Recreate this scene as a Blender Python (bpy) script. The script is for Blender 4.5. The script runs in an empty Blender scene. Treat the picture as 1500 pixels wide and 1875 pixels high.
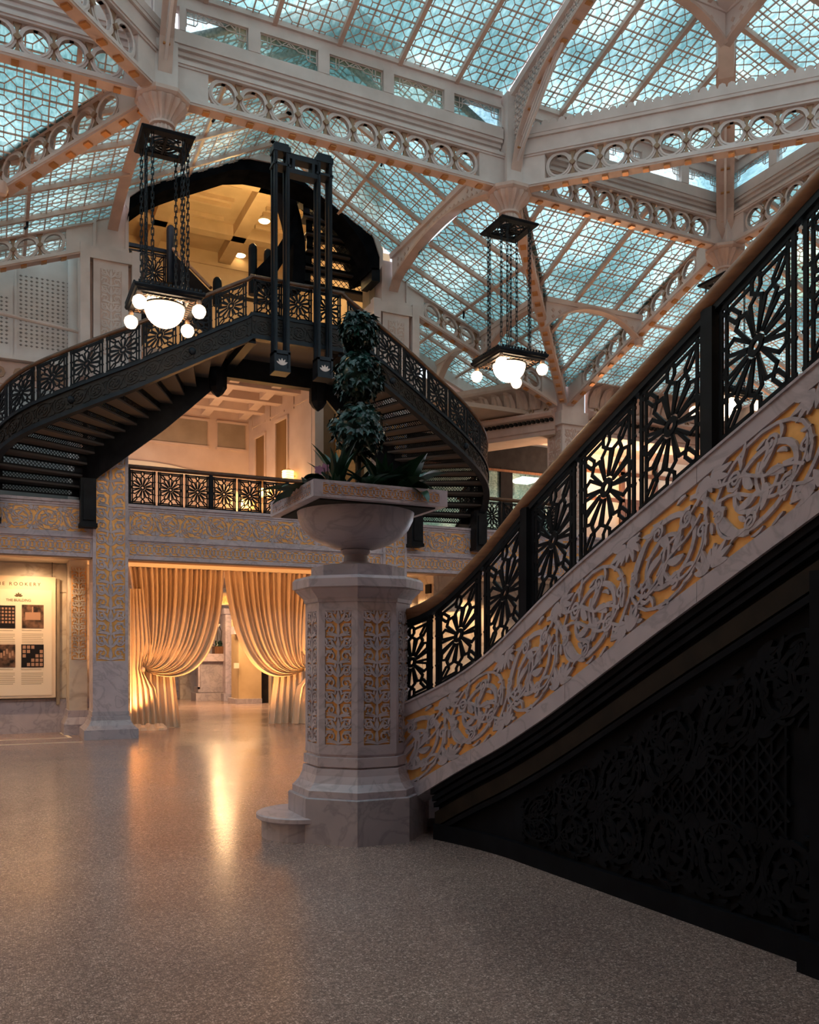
import bpy, math, random
from mathutils import Vector, Matrix
R = math.radians
rnd = random.Random(7)
SC = bpy.context.scene
COL = SC.collection

# ------------------------------------------------------------------ camera, world, exposure
# The room runs along X (right, away) and Y (away, left); the camera stands at the origin, 1.5 m up.
YAW = 25.5
F, CX, YH, HC = 1600.0, 750.0, 1200.0, 1.5
cam = bpy.data.cameras.new('camera'); cam.lens = 30.72; cam.sensor_width = 36; cam.shift_y = 0.14
cam.clip_start = 0.05; cam.clip_end = 300
camo = bpy.data.objects.new('camera', cam); COL.objects.link(camo)
camo.location = (0, 0, HC); camo.rotation_euler = (R(90), 0, R(-YAW)); SC.camera = camo
w = bpy.data.worlds.new('dusk_sky'); SC.world = w; w.use_nodes = True
wn = w.node_tree.nodes; wl = w.node_tree.links
bg = wn['Background']; bg.inputs['Strength'].default_value = 2.6
tc = wn.new('ShaderNodeTexCoord'); ns = wn.new('ShaderNodeTexNoise'); cr = wn.new('ShaderNodeValToRGB')
ns.inputs['Scale'].default_value = 3.0; ns.inputs['Detail'].default_value = 3
cr.color_ramp.elements[0].position = .35; cr.color_ramp.elements[0].color = (.58, .64, .78, 1)
cr.color_ramp.elements[1].position = .68; cr.color_ramp.elements[1].color = (.88, .92, 1.0, 1)
wl.new(tc.outputs['Generated'], ns.inputs['Vector']); wl.new(ns.outputs['Fac'], cr.inputs['Fac'])
wl.new(cr.outputs['Color'], bg.inputs['Color'])
vs = SC.view_settings
vs.view_transform = 'Standard'; vs.look = 'None'; vs.gamma = 1.0; vs.use_curve_mapping = False; vs.exposure = 0.4

def lamp(name, kind, loc, energy, color, size=.1, target=None, spot=None, blend=.6):
    d = bpy.data.lights.new(name, kind); d.energy = energy; d.color = color
    if kind == 'AREA': d.size = size
    else: d.shadow_soft_size = size
    if spot: d.spot_size = R(spot); d.spot_blend = blend
    o = bpy.data.objects.new(name, d); COL.objects.link(o); o.location = loc
    if target is not None:
        o.rotation_euler = (Vector(target) - Vector(loc)).to_track_quat('-Z', 'Y').to_euler()
    return o
WARM = (1.0, .46, .15); WARM2 = (1.0, .60, .29)
for x in (-1.2, .7):        # downlights over the notice boards in the left bay
    lamp('bay_downlight', 'SPOT', (x, 17.35, 3.2), 85, WARM2, .05, (x, 18.3, .9), 140)
    lamp('bay_downlight', 'SPOT', (x + 9.6, 17.75, 3.1), 120, WARM2, .05, (x + 9.6, 18.2, .6), 120)
lamp('curtain_uplight', 'SPOT', (2.32, 17.75, .12), 230, WARM, .05, (2.62, 18.4, 1.6), 80)
lamp('curtain_uplight', 'SPOT', (6.9, 17.6, .12), 200, WARM, .05, (6.2, 18.4, 2.2), 100)
lamp('curtain_uplight', 'SPOT', (4.5, 17.5, .12), 190, WARM, .05, (4.4, 18.4, 2.6), 150)
for y in (4.0, 9.0, 14.0):   # recessed lamps of the left aisle
    lamp('aisle_downlight', 'SPOT', (-5.2, y, 3.6), 400, WARM2, .12, (-4.6, y, 0), 130)
lamp('hall_light', 'AREA', (6.2, 25.5, 3.6), 300, WARM2, 2.0, (6.2, 25.5, 0))
lamp('mezzanine_light', 'AREA', (3.4, 18.6, 4.6), 44, (1, .62, .36), 1.6, (3.6, 19.4, 7.3))
lamp('stairwell_light', 'POINT', (5.29, 18.4, 10.6), 110, (1, .66, .28), .2)
lamp('stairwell_light', 'POINT', (5.23, 20.2, 10.6), 110, (1, .66, .28), .2)
lamp('right_gallery_light', 'AREA', (14.5, 18.0, 5.3), 250, (1, .6, .34), 1.5, (14.5, 18.2, 7.2))
lamp('right_gallery_light', 'AREA', (12.4, 21.3, 6.2), 60, (.95, .9, .75), 1.2, (12.4, 21.6, 4.3))

# ------------------------------------------------------------------ pixel helpers (a pixel of the photo laid on a real plane)
A_ = R(90 - YAW)
rX, rY, fX, fY = math.sin(A_), -math.cos(A_), math.cos(A_), math.sin(A_)
def _ray(u, v):
    t = (u - CX) / F; s = (YH - v) / F
    return rX*t + fX, rY*t + fY, s
def onz(u, v, z):
    a, b, c = _ray(u, v); k = (z - HC) / c; return Vector((a*k, b*k, z))
def ony(u, v, y):
    a, b, c = _ray(u, v); k = y / b; return Vector((a*k, y, HC + c*k))
def onx(u, v, x):
    a, b, c = _ray(u, v); k = x / a; return Vector((x, b*k, HC + c*k))

# ------------------------------------------------------------------ materials
MATS = {}
def mat(name, color, rough=.5, metal=0.0, emit=None, estr=0.0, spec=.5):
    m = bpy.data.materials.new(name); m.use_nodes = True
    b = m.node_tree.nodes['Principled BSDF']
    b.inputs['Base Color'].default_value = (*color, 1); b.inputs['Roughness'].default_value = rough
    b.inputs['Metallic'].default_value = metal; b.inputs['Specular IOR Level'].default_value = spec
    if emit:
        b.inputs['Emission Color'].default_value = (*emit, 1); b.inputs['Emission Strength'].default_value = estr
    MATS[name] = m
    return m
def noise_mix(m, c1, c2, scale=4, detail=4, lo=.35, hi=.65, stretch=None, bump=0, bscale=None, distort=0.0):
    nt = m.node_tree; N = nt.nodes; L = nt.links; b = N['Principled BSDF']
    t = N.new('ShaderNodeTexCoord'); n = N.new('ShaderNodeTexNoise'); r = N.new('ShaderNodeValToRGB')
    n.inputs['Scale'].default_value = scale; n.inputs['Detail'].default_value = detail; n.inputs['Distortion'].default_value = distort
    src = t.outputs['Object']
    if stretch:
        mp = N.new('ShaderNodeMapping'); mp.inputs['Scale'].default_value = stretch
        L.new(src, mp.inputs['Vector']); src = mp.outputs['Vector']
    L.new(src, n.inputs['Vector']); L.new(n.outputs['Fac'], r.inputs['Fac'])
    r.color_ramp.elements[0].position = lo; r.color_ramp.elements[1].position = hi
    r.color_ramp.elements[0].color = (*c1, 1); r.color_ramp.elements[1].color = (*c2, 1)
    L.new(r.outputs['Color'], b.inputs['Base Color'])
    if bump:
        n2 = N.new('ShaderNodeTexNoise'); n2.inputs['Scale'].default_value = bscale or scale * 6; n2.inputs['Detail'].default_value = 3
        bp = N.new('ShaderNodeBump'); bp.inputs['Strength'].default_value = bump; bp.inputs['Distance'].default_value = .01
        L.new(src, n2.inputs['Vector']); L.new(n2.outputs['Fac'], bp.inputs['Height']); L.new(bp.outputs['Normal'], b.inputs['Normal'])
    return m
def marble(name, base, vein, rough=.38, scale=2.6):
    m = mat(name, base, rough); nt = m.node_tree; N = nt.nodes; L = nt.links; b = N['Principled BSDF']
    t = N.new('ShaderNodeTexCoord'); mp = N.new('ShaderNodeMapping'); mp.inputs['Rotation'].default_value = (.4, .7, .5)
    n = N.new('ShaderNodeTexNoise'); n.inputs['Scale'].default_value = scale; n.inputs['Detail'].default_value = 8; n.inputs['Distortion'].default_value = 1.6
    sub = N.new('ShaderNodeMath'); sub.operation = 'SUBTRACT'; sub.inputs[1].default_value = .5
    ab = N.new('ShaderNodeMath'); ab.operation = 'ABSOLUTE'
    r = N.new('ShaderNodeValToRGB'); r.color_ramp.elements[0].position = .0; r.color_ramp.elements[1].position = .05
    r.color_ramp.elements[0].color = (*vein, 1); r.color_ramp.elements[1].color = (*base, 1)
    n2 = N.new('ShaderNodeTexNoise'); n2.inputs['Scale'].default_value = 3.2; n2.inputs['Detail'].default_value = 5
    r2 = N.new('ShaderNodeValToRGB'); r2.color_ramp.elements[0].position = .3; r2.color_ramp.elements[1].position = .7
    r2.color_ramp.elements[0].color = (.78, .79, .83, 1); r2.color_ramp.elements[1].color = (1, 1, 1, 1)
    mx = N.new('ShaderNodeMix'); mx.data_type = 'RGBA'; mx.blend_type = 'MULTIPLY'; mx.inputs[0].default_value = 1
    L.new(t.outputs['Object'], mp.inputs['Vector']); L.new(mp.outputs['Vector'], n.inputs['Vector']); L.new(mp.outputs['Vector'], n2.inputs['Vector'])
    L.new(n.outputs['Fac'], sub.inputs[0]); L.new(sub.outputs[0], ab.inputs[0]); L.new(ab.outputs[0], r.inputs['Fac']); L.new(n2.outputs['Fac'], r2.inputs['Fac'])
    L.new(r.outputs['Color'], mx.inputs[6]); L.new(r2.outputs['Color'], mx.inputs[7]); L.new(mx.outputs[2], b.inputs['Base Color'])
    return m
M_MARBLE = marble('white_marble', (.60, .515, .56), (.46, .40, .44))
M_MARBLE2 = marble('grey_marble', (.47, .425, .475), (.36, .33, .375), .35)
M_WALL = marble('cream_marble', (.70, .62, .52), (.50, .41, .33), .35, 1.1)
M_GOLD = noise_mix(mat('gilding', (.90, .46, .14), .38, .35), (.80, .39, .11), (.98, .53, .18), 9)
M_IRON = noise_mix(mat('painted_white_iron', (.72, .59, .55), .55), (.66, .54, .50), (.76, .63, .59), 3)
M_IRON2 = noise_mix(mat('painted_rose_iron', (.62, .43, .36), .5), (.57, .39, .325), (.67, .47, .395), 4)
M_BRONZE = mat('bronze_ornament', (.36, .21, .13), .45, .35)
M_STUD = mat('gilt_stud', (.55, .25, .09), .4, .5)
M_DARK = noise_mix(mat('black_iron', (.007, .008, .011), .45, .0, spec=.14), (.005, .006, .009), (.010, .012, .016), 6)
M_STEEL = noise_mix(mat('blue_black_iron', (.01, .015, .022), .42, .0, spec=.2), (.007, .011, .017), (.014, .020, .029), 5)
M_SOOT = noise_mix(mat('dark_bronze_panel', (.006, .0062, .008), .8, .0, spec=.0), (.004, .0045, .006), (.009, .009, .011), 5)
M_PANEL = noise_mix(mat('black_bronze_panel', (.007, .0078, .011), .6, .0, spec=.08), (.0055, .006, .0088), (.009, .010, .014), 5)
M_BROWN = noise_mix(mat('dark_brown_moulding', (.02, .013, .009), .65, spec=.2), (.014, .010, .008), (.024, .016, .011), 6)
M_STRING = noise_mix(mat('bronzed_stair_string', (.016, .011, .009), .5, .0, spec=.3), (.011, .008, .007), (.022, .015, .011), 7)
M_RAIL = noise_mix(mat('polished_brown_handrail', (.29, .145, .075), .30), (.23, .11, .055), (.35, .18, .095), 5, stretch=(1, 1, 6))
M_RAIL2 = noise_mix(mat('dark_brown_handrail', (.10, .045, .022), .25), (.075, .033, .016), (.13, .06, .03), 5)
M_TREAD = mat('dull_stone_tread', (.07, .062, .060), .7)
M_PLASTER = noise_mix(mat('warm_plaster', (.58, .44, .36), .6), (.54, .40, .32), (.62, .475, .39), 2)
M_PLASTER2 = noise_mix(mat('ochre_plaster', (.50, .36, .20), .7), (.46, .33, .18), (.54, .39, .22), 2)
M_LATTICE = noise_mix(mat('grey_white_screen', (.76, .70, .69), .6), (.72, .66, .65), (.80, .74, .73), 3)
M_PIERCE = mat('pierced_shadow_grey', (.30, .26, .25), .8)
M_TEALWALL = mat('grey_plaster', (.42, .44, .45), .6)
M_AMBER = noise_mix(mat('amber_panel', (.20, .105, .03), .5), (.17, .085, .024), (.23, .12, .036), 3, stretch=(1, 1, .3))
M_TAUPE = noise_mix(mat('taupe_panel', (.30, .235, .17), .6), (.27, .21, .15), (.33, .26, .19), 3)
M_CREAM = mat('cream_trim', (.72, .64, .52), .5)
M_WOOD = noise_mix(mat('brown_timber', (.14, .06, .025), .45), (.10, .042, .017), (.18, .08, .034), 4, stretch=(6, 6, .6))
M_DRAPE = noise_mix(mat('cream_drape', (.80, .63, .46), .75), (.77, .60, .44), (.83, .66, .49), 3, stretch=(6, 6, 1))
M_BULB = mat('lit_opal_glass', (1, .9, .75), .3, 0, (1.0, .70, .43), 15.0)
M_BULB2 = mat('lit_small_globe', (1, .9, .75), .3, 0, (1.0, .70, .44), 3.4)
M_DISC = mat('lit_ceiling_disc', (1, .9, .7), .3, 0, (1.0, .72, .36), 7.0)
M_SCONCE = mat('lit_sconce', (1, .8, .5), .3, 0, (1.0, .52, .14), 3.0)
M_TUBE = mat('lit_office_tube', (1, 1, .9), .3, 0, (1.0, .93, .72), 4.0)
M_OFFICE = mat('office_cream_wall', (.62, .60, .50), .6)
M_BOARD = mat('cream_board', (.80, .63, .47), .5)
M_SHEET = mat('cream_sheet', (.86, .73, .58), .5)
M_INK = mat('olive_ink', (.10, .07, .03), .6)
M_PALEINK = mat('pale_ink', (.42, .33, .23), .6)
M_PHOTO = noise_mix(mat('sepia_photograph', (.05, .03, .025), .3), (.012, .010, .010), (.22, .12, .08), 9)
M_PHOTO_D = mat('dark_photograph', (.012, .010, .011), .3)
M_PHOTO_L = mat('light_photograph', (.42, .24, .16), .4)
M_LEAF = noise_mix(mat('ivy_leaf', (.007, .032, .026), .28), (.004, .018, .015), (.012, .05, .04), 12)
M_LEAF2 = noise_mix(mat('broad_leaf', (.012, .042, .02), .3), (.007, .028, .014), (.018, .06, .028), 10)
M_STEM = mat('dark_stem', (.02, .015, .01), .8)
M_SOIL = mat('dark_soil', (.012, .010, .008), .9)
M_PETAL = mat('orchid_petal', (.8, .72, .62), .5)
M_PINK = mat('mauve_petal', (.35, .16, .26), .5)
M_BRICKW = None

def glass_mat(name, tint, haze=.3, scale=1.3, light=(1, 1, 1)):
    """Old ribbed cathedral glass: most light passes straight through, some scatters in the sheet; tint drifts stand in for bright and dark patches beyond."""
    m = bpy.data.materials.new(name); m.use_nodes = True; nt = m.node_tree; N = nt.nodes; L = nt.links
    N.remove(N['Principled BSDF']); out = N['Material Output']
    t = N.new('ShaderNodeTexCoord'); n = N.new('ShaderNodeTexNoise'); n.inputs['Scale'].default_value = scale; n.inputs['Detail'].default_value = 5
    r = N.new('ShaderNodeValToRGB'); r.color_ramp.elements[0].position = .40; r.color_ramp.elements[1].position = .60
    r.color_ramp.elements[0].color = (*tint, 1); r.color_ramp.elements[1].color = (*light, 1)
    oi = N.new('ShaderNodeObjectInfo')
    tr = N.new('ShaderNodeBsdfTransparent'); tl = N.new('ShaderNodeBsdfTranslucent'); gl = N.new('ShaderNodeBsdfGlossy')
    gl.inputs['Roughness'].default_value = .15
    n2 = N.new('ShaderNodeTexNoise'); n2.inputs['Scale'].default_value = 26; n2.inputs['Detail'].default_value = 2
    mp = N.new('ShaderNodeMapping'); mp.inputs['Scale'].default_value = (1, .25, 1)
    L.new(t.outputs['Object'], mp.inputs['Vector']); L.new(mp.outputs['Vector'], n2.inputs['Vector'])
    bp = N.new('ShaderNodeBump'); bp.inputs['Strength'].default_value = .5; bp.inputs['Distance'].default_value = .02
    L.new(n2.outputs['Fac'], bp.inputs['Height']); L.new(bp.outputs['Normal'], tl.inputs['Normal']); L.new(bp.outputs['Normal'], gl.inputs['Normal'])
    rip = N.new('ShaderNodeMix'); rip.data_type = 'RGBA'; rip.blend_type = 'MULTIPLY'; rip.inputs[0].default_value = 1
    r2 = N.new('ShaderNodeValToRGB'); r2.color_ramp.elements[0].position = .35; r2.color_ramp.elements[1].position = .6
    r2.color_ramp.elements[0].color = (.72, .78, .78, 1); r2.color_ramp.elements[1].color = (1, 1, 1, 1)
    L.new(n2.outputs['Fac'], r2.inputs['Fac'])
    g = N.new('ShaderNodeNewGeometry')
    L.new(g.outputs['Position'], n.inputs['Vector']); L.new(n.outputs['Fac'], r.inputs['Fac'])
    L.new(r.outputs['Color'], rip.inputs[6]); L.new(r2.outputs['Color'], rip.inputs[7])
    L.new(rip.outputs[2], tr.inputs['Color']); L.new(rip.outputs[2], tl.inputs['Color'])
    m1 = N.new('ShaderNodeMixShader'); m1.inputs[0].default_value = haze
    m2 = N.new('ShaderNodeMixShader'); m2.inputs[0].default_value = .05
    L.new(tr.outputs[0], m1.inputs[1]); L.new(tl.outputs[0], m1.inputs[2])
    L.new(m1.outputs[0], m2.inputs[1]); L.new(gl.outputs[0], m2.inputs[2]); L.new(m2.outputs[0], out.inputs['Surface'])
    return m
M_GLASS = glass_mat('leaded_teal_glass', (.40, .55, .54), .3, .75, (.73, .85, .82))
M_CLEAR = glass_mat('rippled_clear_glass', (.55, .72, .74), .25, .8, (.92, 1, 1))

# ------------------------------------------------------------------ mesh helpers
class MB:
    def __init__(s): s.v = []; s.f = []
    def add(s, vs, fs):
        b = len(s.v); s.v += [tuple(p) for p in vs]; s.f += [tuple(i + b for i in f) for f in fs]; return s
    def hexa(s, p):   # 8 corners: bottom 4 ccw, top 4 ccw
        return s.add(p, [(3, 2, 1, 0), (4, 5, 6, 7), (0, 1, 5, 4), (1, 2, 6, 5), (2, 3, 7, 6), (3, 0, 4, 7)])
    def box(s, x0, x1, y0, y1, z0, z1):
        return s.hexa([(x0, y0, z0), (x1, y0, z0), (x1, y1, z0), (x0, y1, z0), (x0, y0, z1), (x1, y0, z1), (x1, y1, z1), (x0, y1, z1)])
    def bar(s, p, q, w, h, up=(0, 0, 1)):
        p = Vector(p); q = Vector(q); d = q - p
        if d.length < 1e-6: return s
        d.normalize(); up = Vector(up); a = d.cross(up)
        if a.length < 1e-4: a = d.cross(Vector((1, 0, 0)))
        a.normalize(); u = a.cross(d); a *= w / 2; u *= h / 2
        return s.hexa([p - a - u, p + a - u, q + a - u, q - a - u, p - a + u, p + a + u, q + a + u, q - a + u])
    def tube(s, pts, r, n=8, cap=True):
        pts = [Vector(p) for p in pts]; rings = []; k = len(pts)
        rr = r if isinstance(r, (list, tuple)) else [r] * k
        side = None
        for i, p in enumerate(pts):
            d = (pts[min(i+1, k-1)] - pts[max(i-1, 0)]).normalized()
            if side is None:
                side = d.cross(Vector((0, 0, 1)))
                if side.length < .1: side = d.cross(Vector((1, 0, 0)))
            side = (side - d * side.dot(d)).normalized(); up = side.cross(d)
            rings.append([p + (side * math.cos(2*math.pi*j/n) + up * math.sin(2*math.pi*j/n)) * rr[i] for j in range(n)])
        return s.loft(rings, True, cap)
    def loft(s, rings, closed=True, cap=False):
        n = len(rings[0]); vs = [p for r in rings for p in r]; fs = []
        for i in range(len(rings) - 1):
            for j in range(n if closed else n - 1):
                k = (j + 1) % n
                fs.append((i*n + j, i*n + k, (i+1)*n + k, (i+1)*n + j))
        if cap: fs.append(tuple(range(n - 1, -1, -1))); fs.append(tuple((len(rings)-1)*n + j for j in range(n)))
        return s.add(vs, fs)
    def lathe(s, prof, c=(0, 0, 0), n=24, ph=0.0, cap=True):
        rings = [[(c[0] + r*math.cos(ph + 2*math.pi*j/n), c[1] + r*math.sin(ph + 2*math.pi*j/n), c[2] + z) for j in range(n)] for r, z in prof]
        return s.loft(rings, True, cap)
    def prism(s, poly, mp, d0, d1):   # polygon in (s,t) extruded from d0 to d1 through mp(s,t,d)
        n = len(poly)
        vs = [mp(a, b, d0) for a, b in poly] + [mp(a, b, d1) for a, b in poly]
        return s.add(vs, [tuple(range(n)), tuple(range(2*n - 1, n - 1, -1))] + [(i, n + i, n + (i+1) % n, (i+1) % n) for i in range(n)])
    def ribbon(s, pts, ws, mp, depth, bev=.15, top=0.0):
        n = len(pts); rows = []; s.nr = (getattr(s, 'nr', 0) + 1) % 17; top = top - s.nr*.00022
        for i, (a, b) in enumerate(pts):
            x0, y0 = pts[max(i-1, 0)]; x1, y1 = pts[min(i+1, n-1)]
            dx, dy = x1 - x0, y1 - y0; l = math.hypot(dx, dy) or 1; nx, ny = -dy/l, dx/l
            w = (ws[i] if isinstance(ws, (list, tuple)) else ws) / 2; wo = w * (1 + bev)
            rows.append([mp(a + nx*wo, b + ny*wo, depth), mp(a + nx*w, b + ny*w, top), mp(a - nx*w, b - ny*w, top), mp(a - nx*wo, b - ny*wo, depth)])
        return s.loft(rows, False)
    def ring(s, c, r0, r1, mp, d0, d1, n=20, sx=1.0):
        rows = []
        for j in range(n + 1):
            a = 2*math.pi*j/n; ca, sa = math.cos(a)*sx, math.sin(a)
            rows.append([mp(c[0] + ca*r1, c[1] + sa*r1, d0), mp(c[0] + ca*r1, c[1] + sa*r1, d1), mp(c[0] + ca*r0, c[1] + sa*r0, d1), mp(c[0] + ca*r0, c[1] + sa*r0, d0)])
        b = len(s.v); s.v += [tuple(p) for r in rows for p in r]
        for j in range(n):
            for k in range(4):
                m = (k + 1) % 4; s.f.append((b + j*4 + k, b + j*4 + m, b + j*4 + 4 + m, b + j*4 + 4 + k))
        return s
    def mesh(s, name):
        m = bpy.data.meshes.new(name); m.from_pydata(s.v, [], s.f); m.update(); return m
def smooth(o, ang=40):
    m = o.data
    m.polygons.foreach_set('use_smooth', [True] * len(m.polygons))
    try: m.set_sharp_from_angle(angle=R(ang))
    except Exception: pass
    return o
def ob(name, mb, material, parent=None, sm=False, **props):
    me = mb.mesh(name) if isinstance(mb, MB) else mb
    o = bpy.data.objects.new(name, me); COL.objects.link(o)
    if material and not me.materials: me.materials.append(material)
    if parent is not None:
        o.parent = parent
        o.location = -Vector(root_loc(parent))
    if sm: smooth(o)
    for k, v in props.items(): o[k] = v
    return o
def root_loc(p):
    l = Vector(p.location)
    while p.parent: p = p.parent; l = l + Vector(p.location)
    return l
def thing(name, label, cat, loc=(0, 0, 0), group=None):
    o = bpy.data.objects.new(name, None); COL.objects.link(o); o.location = loc; o.empty_display_size = .2
    o['label'] = label; o['category'] = cat
    if group: o['group'] = group
    return o
def tag(o, label, cat, group=None):
    o['label'] = label; o['category'] = cat
    if group: o['group'] = group
    return o
def struct(name, mb, m, parent=None, sm=False):
    o = ob(name, mb, m, parent, sm)
    if parent is None: o['kind'] = 'structure'
    return o
def put(name, me, material, parent, off, **props):   # shared-mesh part, placed by a world offset
    o = bpy.data.objects.new(name, me); COL.objects.link(o)
    if not me.materials: me.materials.append(material)
    o.parent = parent; o.location = Vector(off) - root_loc(parent)
    for k, v in props.items(): o[k] = v
    return o
def dup(root, off, label=None, group=None):
    r = root.copy(); COL.objects.link(r); r.location = Vector(root.location) + Vector(off)
    if label: r['label'] = label
    if group: r['group'] = group
    for ch in list(root.children):
        c = ch.copy(); COL.objects.link(c); c.parent = r
        for g in list(ch.children):
            d = g.copy(); COL.objects.link(d); d.parent = c
    return r
def plane_map(o, ds, dt, dn):
    o = Vector(o); ds = Vector(ds); dt = Vector(dt); dn = Vector(dn)
    return lambda s, t, d: o + ds*s + dt*t + dn*d

# ------------------------------------------------------------------ carved ornament (2-D ribbons in metres)
def tear(x, y, ang, ln, wd, curl=.6, n=7):
    pts, ws = [], []
    a = ang; px, py = x, y
    for i in range(n):
        t = i / (n - 1); pts.append((px, py)); ws.append(wd * (math.sin(math.pi * min(1, t*.92 + .06)) ** .8) + .004)
        a += curl / (n - 1); px += math.cos(a) * ln / (n - 1); py += math.sin(a) * ln / (n - 1)
    return pts, ws
def spiral(cx, cy, r0, r1, a0, turns, w0, w1, n=26, sx=1.0):
    pts, ws = [], []
    for i in range(n):
        t = i / (n - 1); r = r0 + (r1 - r0) * t; a = a0 + turns * 2 * math.pi * t
        pts.append((cx + sx * r * math.cos(a), cy + r * math.sin(a))); ws.append(w0 + (w1 - w0) * t)
    return pts, ws
def rinceau_unit(x0, p, W, up, n=26, fine=True):
    """one scroll of a running-scroll band: box [x0,x0+p] x [0,W]"""
    o = []; cx, cy = x0 + p/2, W/2; g = 1 if up else -1; r = .43 * W; sx = p / W * .98
    rr = random.Random(int(up)*7 + 3); k1 = .075 if fine else .07
    o.append(spiral(cx, cy, r, .16*W, R(200)*g, -1.6*g, k1*W, .045*W, n, sx))
    o.append(spiral(cx, cy, .475*W, .465*W, R(20)*g, -.55*g, .04*W, .04*W, 12, sx))
    pts = []
    for i in range(12):
        t = i / 11; pts.append((cx + p*(.28 + .62*t), cy + g*W*(.40*math.cos(math.pi*t))))
    o.append((pts, [.055*W]*12))
    for k in range(5):                     # leaves inside the curl
        a = k * 1.257 + (0 if up else .5)
        o.append(tear(cx + sx*.07*W*math.cos(a), cy + .07*W*math.sin(a), a + .5*g, .24*W, .10*W, .9*g, 6))
    for q in (-1, 1):                      # fans in the corners
        for h in (-1, 1):
            bx, by = cx + q*p*.48, cy + h*W*.47
            for k, da in enumerate((-.62, -.15, .28, .74)):
                a = math.atan2(-h, -q) + da
                o.append(tear(bx, by, a, (.26 if k in (1, 2) else .20)*W, .075*W, .5*q*h*g, 5))
    if fine:
        for q in (-1, 1):                  # interlaced straps and a second, off-centre ring
            o.append(spiral(cx + q*p*.20, cy - q*g*.05*W, .30*W, .29*W, R(90 + q*60), .62*q, .045*W, .03*W, 18, sx*.8))
            o.append(([(cx - q*p*.50 + p*.09*i*q, cy + g*W*(-.36 + .05*i + .03*math.sin(i*1.3)*q)*q) for i in range(11)], [.035*W]*11))
            o.append(spiral(cx + q*sx*.25*W, cy + g*q*.22*W, .10*W, .02*W, q, 1.5*q, .05*W, .026*W, 14))
            o.append(spiral(cx - q*sx*.10*W, cy + g*q*.30*W, .085*W, .02*W, 2*q, -1.5*q, .045*W, .024*W, 14))
            o.append(spiral(cx + q*sx*.42*W, cy - g*q*.02*W, .075*W, .015*W, 1 - q, 1.4*q, .042*W, .024*W, 12))
        for i in range(5):                 # small leaves filling the ground
            for j in range(5):
                x = x0 + p*(i + .5 + rr.uniform(-.4, .4))/5; y = W*(j + .5 + rr.uniform(-.4, .4))/5
                fl_ = math.atan2(y - cy, (x - cx)/sx) + g*1.35 + rr.uniform(-.7, .7)
                o.append(tear(x, y, fl_, rr.uniform(.11, .18)*W, rr.uniform(.03, .05)*W, rr.uniform(-1.2, 1.2), 5))
    return o
def rinceau(L, W, fine=True, n=26):
    k = max(1, round(L / (1.12 * W))); p = L / k; o = []
    for i in range(k): o += rinceau_unit(i*p, p, W, i % 2 == 0, n, fine)
    return o
def candelabra(W, H):
    k = max(1, round(H / (.92 * W))); p = H / k; o = []
    for i in range(k):
        y = i * p
        for q in (-1, 1):
            for e in (.12, .38, .64, .90): o.append(tear(q*.16*W, y + e*p, R(90 - q*35), .24*W, .05*W, -1.1*q, 5)); o.append(tear(q*.44*W, y + e*p + .06*p, R(90 + q*70), .20*W, .055*W, 1.0*q, 5))
        o.append(([(0, y), (0, y + .25*p), (0, y + .5*p), (0, y + .75*p), (0, y + p)], [.05*W, .16*W, .07*W, .20*W, .05*W]))
        for q in (-1, 1):
            o.append(spiral(q*.29*W, y + .30*p, .19*W, .03*W, R(90 - q*90), 1.3*q, .075*W, .035*W, 16))
            o.append(spiral(q*.31*W, y + .76*p, .17*W, .03*W, R(90 - q*90), -1.3*q, .07*W, .035*W, 16))
            o.append(tear(0, y + .52*p, R(90 - q*62), .52*W, .11*W, .9*q, 8))
            o.append(tear(0, y + .02*p, R(90 - q*50), .48*W, .12*W, -1.0*q, 8))
            o.append(tear(q*.47*W, y + .50*p, R(90 + q*110), .26*W, .10*W, -.6*q, 6))
            o.append(tear(q*.48*W, y + .99*p, R(-90 - q*30), .24*W, .09*W, .5*q, 6))
            o.append(tear(q*.12*W, y + .86*p, R(90 - q*15), .20*W, .08*W, .8*q, 5))
    return [(q, [x*.78 for x in ws_]) for q, ws_ in o]
def guilloche(L, W, n=16):
    k = max(2, round(L / (.62 * W))); p = L / k; o = []
    for i in range(k):
        c = (i + .5) * p
        o.append(spiral(c, W/2, .42*W, .42*W, 0, 1, .06*W, .06*W, n, p/(.84*W)*1.75))
        o.append(spiral(c, W/2, .22*W, .22*W, 0, 1, .05*W, .05*W, 10, 1))
        for q in (-1, 1):
            o.append(tear(c + p*.5, W/2 + q*.14*W, R(90*q), .32*W, .09*W, 0, 5))
            o.append(tear(c + q*.10*W, W*.5, R(90 - q*90), .16*W, .09*W, 0, 4))
            o.append(tear(c, W/2 + q*.44*W, R(180 if i % 2 else 0), .34*W, .06*W, .4*q, 5))
    return o
def carve(parent, curves, mp, s0, s1, t0, t1, depth, name='carved_scrolls', ground='gilded_ground', m=None):
    g = MB(); g.prism([(s0, t0), (s1, t0), (s1, t1), (s0, t1)], mp, depth + .004, depth + .012)
    ob(ground, g, M_GOLD, parent)
    r = MB()
    for pts, ws in curves:
        pts = [(min(max(a, s0), s1), min(max(b, t0), t1)) for a, b in pts]
        r.ribbon(pts, ws, mp, depth + .003, .22)
    return ob(name, r, m or M_MARBLE, parent)
def frame(mb, mp, s0, s1, t0, t1, S0, S1, T0, T1, d1):   # flat border between an inner and an outer rectangle
    for a, b, c, d in ((S0, S1, T0, t0), (S0, S1, t1, T1), (S0, s0, t0, t1), (s1, S1, t0, t1)):
        if b - a > 1e-4 and d - c > 1e-4: mb.prism([(a, c), (b, c), (b, d), (a, d)], mp, 0, d1)

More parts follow.
